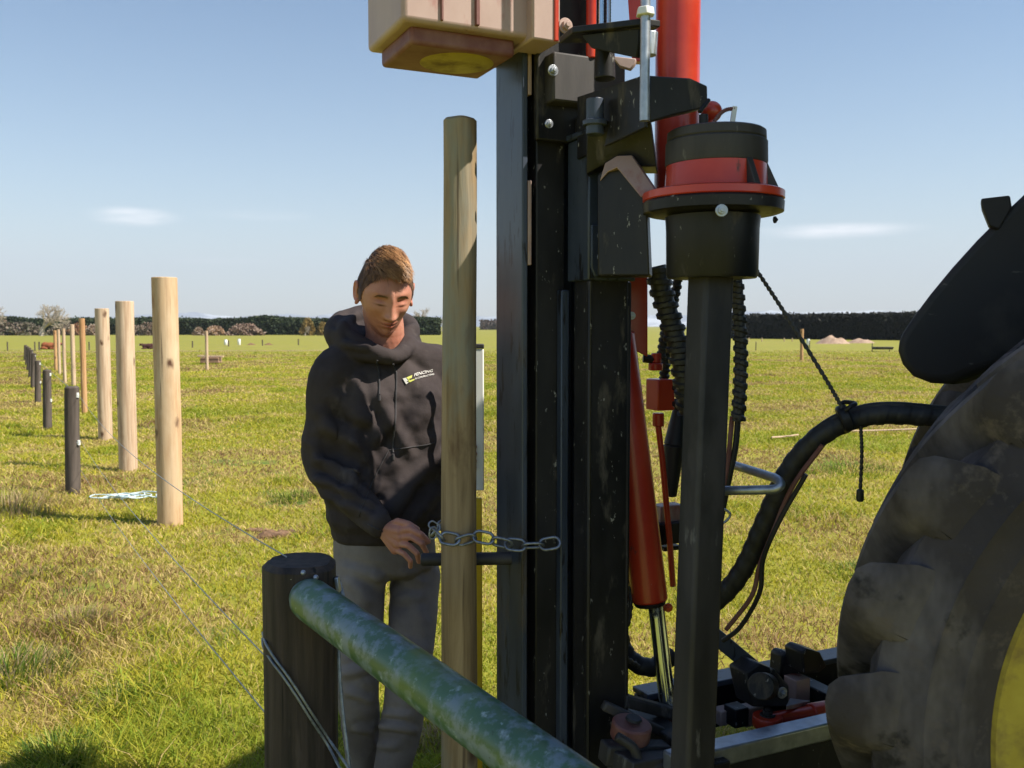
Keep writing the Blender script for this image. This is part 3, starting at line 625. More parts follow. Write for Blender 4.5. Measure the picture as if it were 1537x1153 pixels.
for i, px in enumerate((1124, 1143.5, 1177, 1189)):
    slim_post(px, 507, 513, 1.6, m_newpine2, ['tiny pale peg first from the left under the black hedge', 'tiny pale peg second from the left under the black hedge', 'tiny pale peg third from the left under the black hedge', 'tiny pale peg fourth from the left under the black hedge'][i], 'pale pegs under the right hedge')
slim_post(1134.5, 513, 526, 1.4, m_oldwood, 'thin dark standard in the right paddock left of the rope', name='fence_standard')
slim_post(1215, 511, 525, 1.4, m_oldwood, 'thin dark standard just right of the lone tan post', name='fence_standard')
def drum(px, yt, yb, wpx, label, mat=m_white):
    g = G(px, yb); Y = g.y; h = ZY(yt, Y); r = wpx/2/F*Y
    rt = empty('drum', (g.x, g.y, 0), label, 'drum', 'pale drums in the far paddock')
    mb = MB(); mb.lathe([(r*.9,0),(r,.02),(r,h*.45),(r*1.04,h*.5),(r,h*.55),(r*.98,h*.9),(r*.8,h)], (g.x, g.y, 0), seg=18); mb.build('barrel', mat, rt)
    MB().cyl((g.x, g.y, h-.005), (g.x, g.y, h+.04), r*.5, r*.45, 12).build('lid', m_wire, rt)
drum(339, 510, 518, 5, 'pale grey drum nearer the thin post in the far paddock'); drum(359, 509, 518, 4.5, 'white drum farther right in the far paddock'); drum(1213, 509, 518, 5.2, 'small whitish drum beside the lone tan post in the right paddock')
# wooden trough
g = G(317, 546); Y = g.y; sx = Y/F
rt = empty('trough', (g.x, Y, 0), 'low wooden trough with a pale board laid on it behind the lone thin post', 'trough')
mb = MB(); mb.box((g.x, Y, .17), (27*sx, .5, .05)); 
for s in (-1, 1): mb.box((g.x, Y+s*.23, .16), (27*sx, .04, .22)); mb.box((g.x+s*13*sx, Y, .16), (.04, .42, .22))
mb.build('box', M('reddish_timber', (.28,.16,.10), (.38,.24,.17), 6, (.3,1,1)), rt, bevel=.006)
MB().box((g.x-.05*sx, Y-.05, .31), (38*sx, .24, .05), Matrix.Rotation(R(.8), 3, 'Y')).build('board', m_newpine2, rt, bevel=.006)
# electric fence tape across the left paddock
a = P(-60, 529, 56); b = P(500, 526, 56)
MB().tube([a.lerp(b, i/20)-Vector((0,0,.0)) for i in range(21)], .016, 5).build('fence_tape', m_newpine2, label='pale electric fence tape strung low across the left paddock', cat='tape')
# calves
def calf(px, yb, Y, L_, mat, label, flip=1, head_mat=None):
    x = P(px, yb, Y).x; rt = empty('calf', (x, Y, 0), label, 'calf')
    mb = MB(); S = L_
    def el(c, s, rz=0): bmesh.ops.create_uvsphere(mb.bm, u_segments=16, v_segments=10, radius=1, matrix=Matrix.Translation((x+c[0]*flip*S, Y+c[1]*S, c[2]*S)) @ Matrix.Rotation(rz*flip, 4, 'Y') @ Matrix.Diagonal((s[0]*S, s[1]*S, s[2]*S, 1)))
    el((0,0,.19), (.40,.20,.19)); el((.25,0,.21), (.22,.18,.19)); el((-.28,0,.19), (.20,.18,.18)); el((-.43,-.02,.28), (.15,.09,.09), .5)
    el((-.56,-.03,.31), (.11,.07,.075), .3); el((-.64,-.03,.27), (.07,.05,.05), .5); el((-.55,-.11,.36), (.03,.05,.02)); el((-.55,.05,.36), (.03,.05,.02))
    el((-.25,-.20,.05), (.20,.05,.045)); el((.22,-.20,.07), (.20,.06,.06), -.2); el((.42,-.16,.04), (.14,.04,.035)); el((-.42,-.16,.04), (.10,.035,.03))
    o = mb.build('body', mat, rt); rm = o.modifiers.new('r', 'REMESH'); rm.mode = 'VOXEL'; rm.voxel_size = .02*S; rm.use_smooth_shade = True
    sm = o.modifiers.new('s', 'SMOOTH'); sm.iterations = 3
    mb = MB(); c = Vector((x-.66*flip*S, Y-.03*S, .27*S)); bmesh.ops.create_uvsphere(mb.bm, u_segments=12, v_segments=8, radius=.052*S, matrix=Matrix.Translation(c)); mb.build('muzzle', head_mat or m_cowdark, rt)
calf(75, 524, 63, 1.25, m_cowred, 'red brown calf lying on the grass at far left', -1)
calf(224, 522, 64, 1.0, m_cowdark, 'dark brown calf with a pale muzzle lying just left of the nearest new post', 1, m_cowwhite)
def mound(px, yb, wpx, hpx, label, mat=m_moundd):
    g = G(px, yb); Y = g.y; w_ = wpx/F*Y; h = hpx/F*Y; V = []; n = 28; Fa = []
    for i in range(n+1):
        for k in range(n+1):
            u = i/n*2-1; v = k/n*2-1; d = math.hypot(u, v)
            z = h*max(0, 1-d**1.6)*(1+.45*mnoise.noise(Vector((u*2.5, v*2.5, px)))) + .05*h*mnoise.noise(Vector((u*9, v*9, px))) - .02
            V.append((u*w_/2, v*w_*.35, z))
    for i in range(n):
        for k in range(n): Fa.append((i*(n+1)+k, (i+1)*(n+1)+k, (i+1)*(n+1)+k+1, i*(n+1)+k+1))
    o = from_arrays('earth_mound', V, Fa, mat, smooth=False, loc=(g.x, Y, 0)); tag(o, label, 'earth mound')
mound(1250, 516, 52, 12, 'pale heap of dug earth in front of the black hedge at right'); mound(1292, 515, 44, 7, 'lower long heap of earth to the right of the pale heap')
mound(377, 518, 16, 3.2, 'left brown patch of heaped earth beyond the white drum', m_dirt); mound(403, 518, 16, 3, 'right brown patch of heaped earth beyond the white drum', m_dirt)
# steel trough in the right paddock
g = G(1322, 528); Y = g.y; sx = Y/F; rt = empty('feed_trough', (g.x, Y, 0), 'dark low feed trough with an upright end frame in the right paddock', 'trough')
MB().box((g.x+.1, Y, .22), (26*sx, .6, .16), taper=(1.05,1.2)).build('bin', m_dirtysteel, rt, bevel=.02)
for s in (-1, 1): MB().cyl((g.x+s*13*sx, Y, -.05), (g.x+s*13*sx, Y, .55 if s < 0 else .3), .025, .025, 8).build('leg', m_dirtysteel, rt)
# water pipe on the ground
for (x0, x1, yy, lb) in ((1158, 1198, 660, 'short white hose lying in the grass right of the steel column'), (1278, 1400, 650, 'long thin white hose lying in the grass above the hose bundle')):
    a = G(x0, yy+2); b = G(x1, yy-2); MB().tube(spline([a+Vector((0,0,.05)), a.lerp(b,.4)+Vector((0,.03,.04)), a.lerp(b,.7)+Vector((0,-.03,.05)), b+Vector((0,0,.05))], 8), .012, 6).build('water_hose', m_newpine2, label=lb, cat='hose')
# ================================================================== post driver
YAW = R(25); E1 = Vector((math.cos(YAW), math.sin(YAW), 0)); E2 = Vector((-math.sin(YAW), math.cos(YAW), 0)); RZ = Matrix.Rotation(YAW, 3, 'Z')
O = Vector((P(604, 30, 2.07).x, 2.07, 0))
def mp_(a, b, z): return O + E1*a + E2*b + Vector((0,0,z))
def mbx(mb, a0, a1, b0, b1, z0, z1): return mb.box(mp_((a0+a1)/2, (b0+b1)/2, (z0+z1)/2), (abs(a1-a0), abs(b1-b0), abs(z1-z0)), RZ)
def bolt(c, axis, r, parent, mat=m_galv, name='bolt'):
    c = Vector(c); axis = Vector(axis).normalized(); mb = MB()
    mb.cyl(c-axis*.002, c+axis*.0025, r*1.5, seg=20); mb.cyl(c+axis*.002, c+axis*(r*.95), r, seg=6); mb.cyl(c+axis*r*.9, c+axis*(r*1.35), r*.5, seg=12)
    return mb.build(name, mat, parent, bevel=.0008)
drv = empty('post_driver', mp_(.42, .15, 0), 'tall black and red post driver with cream drop hammer in mid photo', 'post driver')
# mast: rolled steel beam, near flange to the left
mb = MB()
mbx(mb, .331, .346, .088, .245, .0, 3.9); mbx(mb, .3465, .515, .170, .184, .0, 3.9); mbx(mb, .5155, .530, .088, .225, .0, 3.9)
for z in (.42, 1.15, 3.0): mbx(mb, .347, .515, .186, .222, z, z+.015)
mast = mb.build('mast', m_skysteel, drv, bevel=.003)
# inner channel and liner plates (dark) in front of the web
mb = MB(); mbx(mb, .372, .452, .095, .168, .10, 3.7); mbx(mb, .358, .372, .135, .168, .1, 3.4)
mb.build('slide_rail', m_black, drv, bevel=.004)
mb = MB(); mbx(mb, .347, .357, .088, .150, 1.70, 1.905); mbx(mb, .347, .357, .088, .150, 2.11, 2.60)  # cream colour stands in for sunlit stretches of the flange
mb.build('painted_sun_strip', m_cream, drv, bevel=.002)
mb = MB(); mbx(mb, .430, .452, .070, .0945, .30, 1.64); mb.build('wear_plate', m_skysteel, drv, bevel=.003)
# second column (guide) in front right of the mast
mb = MB(); mbx(mb, .460, .569, -.020, .062, .02, 2.06)
for s in (.458, ): mbx(mb, .452, .462, -.030, -.012, .1, 1.66)
gc = mb.build('guide_column', m_black, drv, bevel=.006)
mb = MB(); mbx(mb, .5695, .588, -.004, .070, .02, 1.66); mb.build('guide_channel', m_black, drv, bevel=.005)
mb = MB(); mbx(mb, .566, .572, -.019, -.004, .10, 1.60); mb.build('trim_strip', m_dirtysteel, drv, bevel=.001)
# sleeve around the guide column and its bolted hanger plate
mb = MB(); mbx(mb, .448, .581, -.032, .074, 1.66, 2.00); mbx(mb, .440, .600, -.040, .082, 2.001, 2.016)
sl = mb.build('guide_sleeve', m_skysteel, drv, bevel=.004)
mb = MB(); pts = []
for (a, z) in ((.452, 1.79), (.452, 1.69), (.462, 1.668), (.490, 1.668), (.512, 1.690), (.515, 1.79)): pts.append(mp_(a, -.041, z))
mb.prism(pts, E2*.0085); hp = mb.build('hanger_plate', m_skysteel, sl, bevel=.002)
for z in (1.765, 1.715): bolt(mp_(.475, -.042, z), -E2, .006, sl)
# side arms at mast level with hexagon bolts
mb = MB(); mbx(mb, .38, .58, .02, .085, 2.085, 2.20); mb.build('cross_arm', m_dirtysteel, drv, bevel=.005)
for (px, py, r) in ((830, 106, .009), (824, 186, .007)): bolt(P(px, py, 2.245), -E2, r, drv)
mb = MB(); mbx(mb, .36, .56, .066, .087, 2.0, 2.36); mb.build('carriage_plate', m_black, drv, bevel=.004)

# drop hammer
hm = empty('hammer', mp_(.18, .135, 2.3), None, None); hm.parent = drv; hm.matrix_parent_inverse = drv.matrix_world.inverted()
del hm
zb = P(604, 30, 2.07).z
def rbox(a0, a1, b0, b1, z0, z1, name, mat, parent, bev, seg=4):
    mb = MB(); mbx(mb, a0, a1, b0, b1, z0, z1); return mb.build(name, mat, parent, bevel=bev, seg=seg)
for o_ in [o_ for o_ in bpy.data.objects if o_.name.startswith('hammer')]: bpy.data.objects.remove(o_)
hb = rbox(0, .362, 0, .27, zb, zb+.62, 'hammer', m_cream, drv, .012)
mb = MB(); mbx(mb, .088, .094, -.006, .002, zb+.01, zb+.6); mbx(mb, .170, .180, -.008, .002, zb+.01, zb+.6); mb.build('dark_strip', m_redworn, hb, bevel=.002)  # narrow raised dark strips down the hammer front
rbox(.30, .372, -.03, .082, zb-.01, zb+.62, 'guide_lip', m_cream, hb, .005, 2)
rbox(.355, .366, -.034, .084, zb-.008, zb+.6, 'edge_stripe', m_red, hb, .002, 2)
rbox(.028, .285, .03, .25, zb-.038, zb+.004, 'anvil', m_redworn, hb, .010)
mb = MB(); mb.lathe([(.001,-.0035),(.082,-.0035),(.088,-.001),(.088,.02)], mp_(.180, .135, zb-.037), seg=48); mb.build('strike_disc', m_yellow, hb)
bolt(mp_(.385, -.03, zb+.03), -E2, .012, hb, m_cream)

# bracket box and plates carrying the driving cap
a0 = (P(975, 110, 2.0)-O).dot(E1); b0 = (P(975, 110, 2.0)-O).dot(E2); zt = ZY(113, 2.0); zl = ZY(184, 2.0)
mb = MB()
mb.prism([mp_(a0, b0, zl), mp_(a0, b0, zt), mp_(a0+.105, b0, ZY(118, 2.05)), mp_(a0+.150, b0, ZY(128, 2.06)), mp_(a0+.152, b0, ZY(160, 2.06)), mp_(a0+.06, b0, ZY(174, 2.03))], E2*.055)
mb.build('bracket_arm', m_black, drv, bevel=.004)
mb = MB(); mb.prism([mp_(a0-.008, b0+.004, zl-.01), mp_(a0-.008, b0+.004, zt+.002), mp_(a0-.008, b0+.30, zt+.02), mp_(a0-.008, b0+.30, zl-.03)], E1*.0075); mb.build('side_plate', m_black, drv, bevel=.002)
mb = MB(); pts = [P(890, 68, 2.16), P(902, 52, 2.10), P(965, 38, 2.0), P(986, 40, 2.03), P(986, 48, 2.06), P(960, 62, 2.12)]
zz = ZY(46, 2.02); mb.prism([mp_(a0-.13, b0+.10, zz), mp_(a0-.02, b0-.012, zz), mp_(a0+.018, b0-.012, zz), mp_(a0+.022, b0+.05, zz), mp_(a0-.02, b0+.13, zz), mp_(a0-.12, b0+.18, zz)], Vector((0,0,.014)))
mb.build('top_plate', m_black, drv, bevel=.002)
mb = MB(); mb.prism([mp_(a0-.11, b0+.10, zz-.001), mp_(a0-.02, b0+.01, zz-.001), mp_(a0-.02, b0+.02, zz-.06), mp_(a0-.09, b0+.09, zz-.03)], E1*.01); mb.build('gusset', m_black, drv, bevel=.002)
# tie rods
c = P(968, 100, 1.975)
MB().cyl((c.x, c.y, zl-.002), (c.x, c.y, 2.75), .0105, seg=20).build('tie_rod', m_galv, drv)
mb = MB(); mb.cyl((c.x, c.y, zz+.0155), (c.x, c.y, zz+.032), .021, .018, seg=6); mb.build('nut', m_white, drv, bevel=.002)
mb = MB(); mb.cyl((c.x+.012, c.y+.02, zz-.012), (c.x+.012, c.y+.02, zz-.06), .018, .015, seg=10); mb.build('nut', m_galv, drv, bevel=.002)
for px in (902.5, 913.5):
    q = P(px, 20, 2.12); pts = [Vector((q.x, q.y, z)) for z in np.linspace(2.16, 2.75, 160)]
    mb = MB(); mb.tube(pts, .0052, 10, mod=lambda i, a: 1+.14*(i%2)); mb.build('threaded_bar', m_chrome, drv)
q = P(908, 70, 2.12); mb = MB(); mb.cyl((q.x, q.y, 2.10), (q.x, q.y, 2.18), .024, .021, 20); mb.build('boss', m_black, drv, bevel=.003)
q = P(893, 150, 2.13); mb = MB(); mb.cyl((q.x, q.y, 1.98), (q.x, q.y, 2.06), .020, seg=24); mb.cyl((q.x, q.y, 2.0), (q.x, q.y, 2.012), .028, seg=24); mb.build('spacer', m_skysteel, drv, bevel=.002)
# red hydraulic cylinders at the top
q = P(1017, 100, 2.30); rad = 32.5/F*2.30
mb = MB(); mb.lathe([(rad, ZY(300, 2.30)), (rad, 3.35)], (q.x, q.y, 0), seg=64); hc = mb.build('hydraulic_cylinder', m_red, drv, bevel=.006)
MB().cyl((q.x, q.y, 3.352), (q.x, q.y, 3.7), .026, seg=24).build('piston_rod', m_chrome, hc)
q = P(887.5, 40, 2.30); MB().cyl((q.x, q.y, ZY(88, 2.3)), (q.x, q.y, 3.1), .0125, seg=24).build('hydraulic_cylinder', m_red, drv, bevel=.002)
mb = MB(); mb.prism([P(940, -40, 2.30), P(962, -40, 2.30), P(962, 92, 2.30), P(949, 92, 2.30)], (.004, .03, 0)); mb.build('red_plate', m_red, drv, bevel=.002)
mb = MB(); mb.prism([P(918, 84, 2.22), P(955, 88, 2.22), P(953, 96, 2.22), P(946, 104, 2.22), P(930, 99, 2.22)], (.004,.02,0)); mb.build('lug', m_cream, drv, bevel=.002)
# upper works above the frame: crown block and oil tank
mb = MB(); mbx(mb, .30, .60, .02, .30, 3.9, 3.93); mbx(mb, .38, .48, .08, .26, 3.93, 4.05); mb.build('crown_block', m_black, drv, bevel=.006)

# driving cap
cY = 2.05; cc = P(1074, 300, cY)
def zc(py): return ZY(py, cY)
cap = MB().lathe([(.095, zc(418)), (.0985, zc(414)), (.100, zc(345)), (.102, zc(326))], (cc.x-.006, cc.y, 0), seg=72).build('driving_cap', m_black, drv)
mb = MB(); mb.lathe([(.142, zc(322)), (.150, zc(320)), (.151, zc(306)), (.148, zc(303))], (cc.x-.006, cc.y, 0), seg=72); mb.build('flange', m_black, cap)
mb = MB(); mb.lathe([(.149, zc(302.5)), (.1515, zc(301)), (.1515, zc(291)), (.146, zc(289))], (cc.x-.006, cc.y, 0), seg=72); mb.build('flange_ring', m_red, cap)
mb = MB(); mb.lathe([(.112, zc(288.6)), (.1095, zc(282)), (.107, zc(250))], (cc.x, cc.y, 0), seg=72); mb.build('collar', m_red, cap)
mb = MB(); mb.lathe([(.108, zc(249.6)), (.1095, zc(246)), (.1085, zc(216)), (.104, zc(213)), (.106, zc(211)), (.105, zc(200)), (.100, zc(197.5))], (cc.x, cc.y, 0), seg=72); mb.build('rubber_cap', m_dirtysteel, cap)
bolt(P(1083, 316, cY-.15), (0,-1,0), .0085, cap); bolt(P(1163, 330, cY-.02), (.8,-.6,0), .005, cap, m_black)
for k in range(4):
    a = -1.1+k*.95; d = Vector((math.cos(a), math.sin(a), 0)); mb = MB(); n_ = Vector((-d.y, d.x, 0))*.008
    p = Vector((cc.x, cc.y, 0)); mb.prism([p+d*.100-n_+Vector((0,0,zc(288))), p+d*.135-n_+Vector((0,0,zc(288))), p+d*.106-n_+Vector((0,0,zc(244)))], n_*2); mb.build('fin', m_dirtysteel, cap, bevel=.002)
q = P(1068, 168, cY+.1); mb = MB(); bmesh.ops.create_uvsphere(mb.bm, u_segments=24, v_segments=16, radius=.024, matrix=Matrix.Translation(q)); mb.cyl(q-Vector((0,0,.05)), q, .012, seg=14); mb.build('knob', m_red, cap)
q0 = P(1099, 186, cY); mb = MB(); mb.bar(q0, P(1103, 160, cY), .010, .008, Vector((0,1,0))); mb.build('pin', m_white, cap, bevel=.001)
mb = MB(); mb.tube(spline([P(1070, 186, cY), P(1080, 172, cY), P(1090, 165, cY), P(1103, 163, cY)], 10), .0038, 10, mod=lambda i, a: 1+.25*(i%2)); mb.build('spring', m_redworn, cap)
mb = MB(); mb.cyl(P(1056, 186, cY-.02), P(1056, 172, cY-.02), .010, seg=10); mb.cyl(P(1050, 168, cY), P(1064, 150, cY+.02), .005, seg=10); mb.build('fitting', m_black, cap, bevel=.001)
# cream plate cut as a painted patch of sun, between sleeve and cap
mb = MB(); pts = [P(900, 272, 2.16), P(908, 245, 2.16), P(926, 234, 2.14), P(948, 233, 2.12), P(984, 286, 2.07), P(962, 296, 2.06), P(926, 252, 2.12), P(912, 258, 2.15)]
mb.prism(pts, Vector((.012, .03, 0))); mb.build('sun_patch_plate', m_cream, drv, bevel=.002)
mb = MB(); mb.prism([P(897, 262, 2.165), P(926, 240, 2.15), P(970, 295, 2.08), P(975, 414, 2.08), P(897, 414, 2.165)], Vector((.02, .09, 0))); mb.build('cap_carrier', m_black, drv, bevel=.004)
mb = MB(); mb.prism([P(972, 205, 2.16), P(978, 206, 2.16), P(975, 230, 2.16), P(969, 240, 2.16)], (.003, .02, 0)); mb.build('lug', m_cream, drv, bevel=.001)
mb = MB(); mb.prism([P(880, 185, 2.17), P(975, 172, 2.06), P(985, 250, 2.10), P(960, 250, 2.14), P(930, 233, 2.16), P(880, 262, 2.2)], (.02, .10, 0)); mb.build('web_plate', m_black, drv, bevel=.003)
# right hand square column under the cap
near = P(1034, 1000, 2.0); top = Vector((.026, .0, 0)); w1, w2 = .078, .070
def colpt(da, db, z): return Vector((near.x, near.y, 0)) + E1*da + E2*db + top*((z-.6)/1.05) + Vector((0,0,z))
mb = MB(); lo = [colpt(0,0,-.1), colpt(w1,0,-.1), colpt(w1,w2,-.1), colpt(0,w2,-.1)]; hi = [colpt(0,0,1.69), colpt(w1,0,1.69), colpt(w1,w2,1.69), colpt(0,w2,1.69)]
va = [mb.bm.verts.new(p) for p in lo]; vb = [mb.bm.verts.new(p) for p in hi]
mb.bm.faces.new(va[::-1]); mb.bm.faces.new(vb)
for i in range(4): mb.bm.faces.new((va[i], va[(i+1)%4], vb[(i+1)%4], vb[i]))
mb.build('drive_column', m_dirtysteel, drv, bevel=.010, seg=4)
# leaning red ram with chromed rod
A = P(927, 500, 2.44); B = P(975, 902, 2.40); ax = (B-A).normalized(); rr = 28/F*2.42
ram = MB().cyl(A, B, rr*.92, rr, 48).build('ram', m_red, drv, bevel=.006)
MB().cyl(B+ax*.001, B+ax*.012, rr*.9, rr*.8, 40).build('gland', m_black, ram, bevel=.002)
MB().cyl(B-ax*.01+Vector((.015,0,0)), P(1003, 1066, 2.36), .0215, seg=32).build('piston_rod', m_chrome, ram)
mb = MB(); mb.bar(P(1003, 1066, 2.36), P(1008, 1180, 2.33), .038, .05); mb.build('clevis', m_redworn, ram, bevel=.006)
mb = MB(); mb.prism([P(944, 400, 2.46), P(972, 400, 2.46), P(972, 536, 2.46), P(944, 522, 2.46)], (.006, .045, 0)); mb.build('red_plate', m_red, drv, bevel=.003)
bolt(P(948, 474, 2.43), (0,-1,0), .007, drv)
bolt(P(1003, 912, 2.40), (0,-1,0), .008, drv, m_red)
# valve block and fittings
vx = 2.55; mb = MB(); c = P(991, 592, vx); mb.box(c, (.055, .06, .085), RZ); mb.cyl(P(984, 556, vx), P(984, 545, vx), .020, seg=16); mb.cyl(P(985, 545, vx), P(985, 530, vx), .014, seg=16); mb.cyl(P(988, 620, vx), P(988, 640, vx), .016, seg=16)
mb.build('valve_block', m_red, drv, bevel=.003)
mb = MB()
for y_ in (582, 606): mb = MB(); mb.cyl(P(1002, y_, vx), P(1024, y_, vx-.03), .010, seg=6); mb.cyl(P(1012, y_, vx), P(1018, y_, vx), .014, seg=6); mb.build('hose_fitting', m_black, drv, bevel=.001)
mb = MB()
mb.cyl(P(965, 538, vx), P(990, 540, vx), .012, seg=8); mb.build('hose_fitting', m_black, drv, bevel=.001)
MB().tube([P(988, 640, vx), P(994, 690, vx), P(1005, 810, vx), P(1010, 880, vx)], .0085, 12).build('red_lever', m_red, drv)
mb = MB(); mb.cyl(P(1012, 668, 2.6), P(1006, 745, 2.6), .030, .018, 20); mb.cyl(P(1020, 600, 2.6), P(1012, 668, 2.6), .012, .03, 20); mb.build('accumulator', m_black, drv, bevel=.003)
mb = MB(); mb.box(P(1002, 770, 2.62), (.08, .05, .05), RZ); mb.build('clamp_plate', m_cream, drv, bevel=.003)
mb = MB(); mb.box(P(1000, 798, 2.6), (.09, .06, .06), RZ); mb.box(P(1006, 822, 2.6), (.06, .03, .012), RZ); mb.build('clamp_block', m_black, drv, bevel=.003)
# spiral guarded hoses
def spiral(pts, r, name='hose', mat=m_spiral, pitch=.034, amp=.20, parent=drv, n=40, seg=14):
    sp = spline(pts, n); L_ = [0]
    for i in range(1, len(sp)): L_.append(L_[-1]+(sp[i]-sp[i-1]).length)
    f = lambda i, a: 1 + amp*(1 if math.sin(2*PI*L_[i]/pitch + a) > .1 else -.35)
    mb = MB(); mb.tube(sp, r, seg, mod=f); return mb.build(name, mat, parent)
spiral([P(985, 400, 2.38), P(994, 440, 2.38), P(1012, 500, 2.38), P(1026, 560, 2.38), P(1034, 620, 2.40)], 15.5/F*2.38, pitch=.030, n=60)
spiral([P(1018, 405, 2.50), P(1014, 440, 2.52), P(998, 500, 2.55), P(992, 540, 2.56)], 6.5/F*2.5, pitch=.018, n=60, mat=m_spiral)
spiral([P(1004, 500, 2.58), P(1000, 530, 2.58), P(996, 580, 2.6)], 7/F*2.5, pitch=.016, n=60)
spiral([P(1104, 405, 2.20), P(1108, 460, 2.20), P(1112, 540, 2.20), P(1108, 632, 2.20)], 9.5/F*2.20, pitch=.026, n=60)
for (dx, r_) in ((0, .0075), (-9, .006)):
    mb = MB(); mb.tube(spline([P(1108+dx, 625, 2.21), P(1104+dx, 670, 2.21), P(1096+dx*.6, 710, 2.22), P(1082+dx*.3, 780, 2.25), P(1070, 860, 2.28)], 12), r_, 10); mb.build('hose', m_redworn if dx else m_rubber, drv)
spiral([P(948, 760, 2.55), P(934, 850, 2.5), P(928, 930, 2.45), P(940, 982, 2.42), P(975, 1002, 2.42), P(1010, 985, 2.45)], .024, mat=m_rubber, amp=.05)
spiral([P(948, 870, 2.4), P(944, 930, 2.38), P(930, 955, 2.36), P(938, 985, 2.35), P(958, 1000, 2.38)], .006, pitch=.02, mat=m_spiral)
mb = MB(); mb.prism([P(934, 826, 2.4), P(940, 822, 2.4), P(940, 846, 2.4), P(935, 856, 2.4)], (.003,.02,0)); mb.build('reflector', m_red, drv, bevel=.001)
# bent steel handrail bar
mb = MB(); mb.tube(spline([P(1060, 688, 2.36), P(1100, 698, 2.26), P(1148, 713, 2.11), P(1165, 719, 2.06), P(1171.5, 727, 2.04), P(1164, 734, 2.04), P(1140, 735.5, 2.06), P(1060, 737, 2.12)], 10), .0105, 14); mb.build('handle_bar', m_galv, drv)
mb = MB(); mb.tube(spline([P(1070, 760, 2.2), P(1086, 764, 2.2), P(1096, 772, 2.2), P(1090, 782, 2.2), P(1076, 790, 2.2)], 10), .003, 8); mb.build('wire_loop', m_galv, drv)
# hose bundle arching to the tractor
sp_pts = [P(1480, 640, 1.97), P(1425, 628, 2.0), P(1340, 621, 2.03), P(1285, 628, 2.06), P(1232, 654, 2.08), P(1185, 705, 2.12), P(1150, 780, 2.16), P(1118, 850, 2.20), P(1085, 893, 2.24), P(1040, 925, 2.30)]
spiral(sp_pts, .0235, pitch=.040, amp=.045, n=50, mat=m_rubber, seg=18)
mb = MB(); mb.tube(spline([p+Vector((-.004,-.004,.018)) for p in sp_pts[1:8]], 12), .009, 10); mb.build('hose', m_rubber, drv)
mb = MB(); mb.tube(spline([P(1235, 668, 2.06), P(1190, 730, 2.10), P(1160, 800, 2.14), P(1140, 850, 2.17), P(1128, 895, 2.2), P(1090, 945, 2.25)], 12), .0058, 8); mb.build('hose', m_redworn, drv)
mb = MB(); mb.tube(spline([P(1210, 712, 2.08), P(1172, 778, 2.11), P(1146, 838, 2.15), P(1140, 890, 2.18), P(1112, 940, 2.23), P(1085, 962, 2.26)], 12), .0058, 8); mb.build('hose', m_rubber, drv)
for t in (P(1268, 628, 2.05), ):
    mb = MB(); mb.lathe([(.027,-.012),(.031,-.008),(.031,.008),(.027,.012)], t, (1,-.2,.4), 24); mb.tube(spline([t+Vector((-.01,-.03,.02)), t+Vector((0,-.035,.03)), t+Vector((.015,-.02,.034)), t+Vector((.0,0,.036)), t+Vector((-.012,.0,.03))], 6), .005, 8); mb.build('tie', m_black, drv)
# rope
pts = spline([P(1133, 402, 2.12), P(1165, 450, 2.10), P(1200, 505, 2.08), P(1240, 570, 2.05), P(1264, 612, 2.03)], 40)
mb = MB(); mb.tube(pts, .0042, 8, mod=lambda i, a: 1+.28*math.cos(2*(a+i*.55))); mb.build('rope', m_spiral, label='dark twisted rope running from the black cap down to the hose bundle', cat='rope')
pts = spline([P(1292, 640, 2.04), P(1293.5, 680, 2.04), P(1291, 742, 2.04)], 40)
mb = MB(); mb.tube(pts, .0038, 8, mod=lambda i, a: 1+.25*math.cos(2*(a+i*.55))); q = pts[-1]
mb.lathe([(.004,.012),(.008,.009),(.0085,-.012),(.006,-.016)], q, seg=14)
mb.build('rope_end', m_spiral, label='frayed rope end with dark toggle hanging below the hose bundle', cat='rope')
# lower frame and linkage
zf = .575
fr = MB(); f0 = P(1160, 1110, 2.2); f0.z = 0; k0 = P(1200, 1005, 2.67); k0.z = 0
def along(mb, p, s0, s1, w_, z0, z1): 
    a = p+E1*s0; b = p+E1*s1; return mb.box((a+b)/2+Vector((0,0,(z0+z1)/2)), (s1-s0, w_, z1-z0), RZ)
rl = along(MB(), f0, -.30, .24, .055, zf-.045, zf).build('front_rail', m_galv, drv, bevel=.005)
along(MB(), f0+E2*.006, -.30, .9, .045, .10, zf-.048).build('side_skirt', m_black, drv, bevel=.004)
along(MB(), k0, -.55, .75, .075, zf-.012, zf+.004).build('rear_rail', m_skysteel, drv, bevel=.003)
along(MB(), k0+E2*.01, -.55, .75, .04, zf-.14, zf-.014).build('rear_beam', m_black, drv, bevel=.003)
mb = MB(); along(mb, (f0+k0)/2, -.5, .8, .30, .36, .40); along(mb, (f0+k0)/2, -.42, -.36, .44, .40, zf-.02); along(mb, (f0+k0)/2, .12, .17, .44, .40, zf-.02); mb.build('deck_plate', m_black, drv, bevel=.004)
A = P(1152, 1082, 2.32); B = P(1330, 1052, 2.46)
mb = MB(); mb.cyl(A+(B-A)*.35, B, .026, seg=28); mb.cyl(A, A+(B-A)*.36, .020, seg=24); mb.build('tilt_ram', m_red, drv, bevel=.003)
mb = MB(); mb.lathe([(.036,-.014),(.038,-.010),(.038,.010),(.036,.014)], A, seg=32); mb.build('ram_eye', m_red, drv)
bolt(A+Vector((0,0,.015)), (0,0,1), .013, drv, m_dirtysteel)
mb = MB(); mb.bar(P(1062, 945, 2.45), P(1150, 1018, 2.47), .042, .042); mb.build('strut', m_skysteel, drv, bevel=.004)
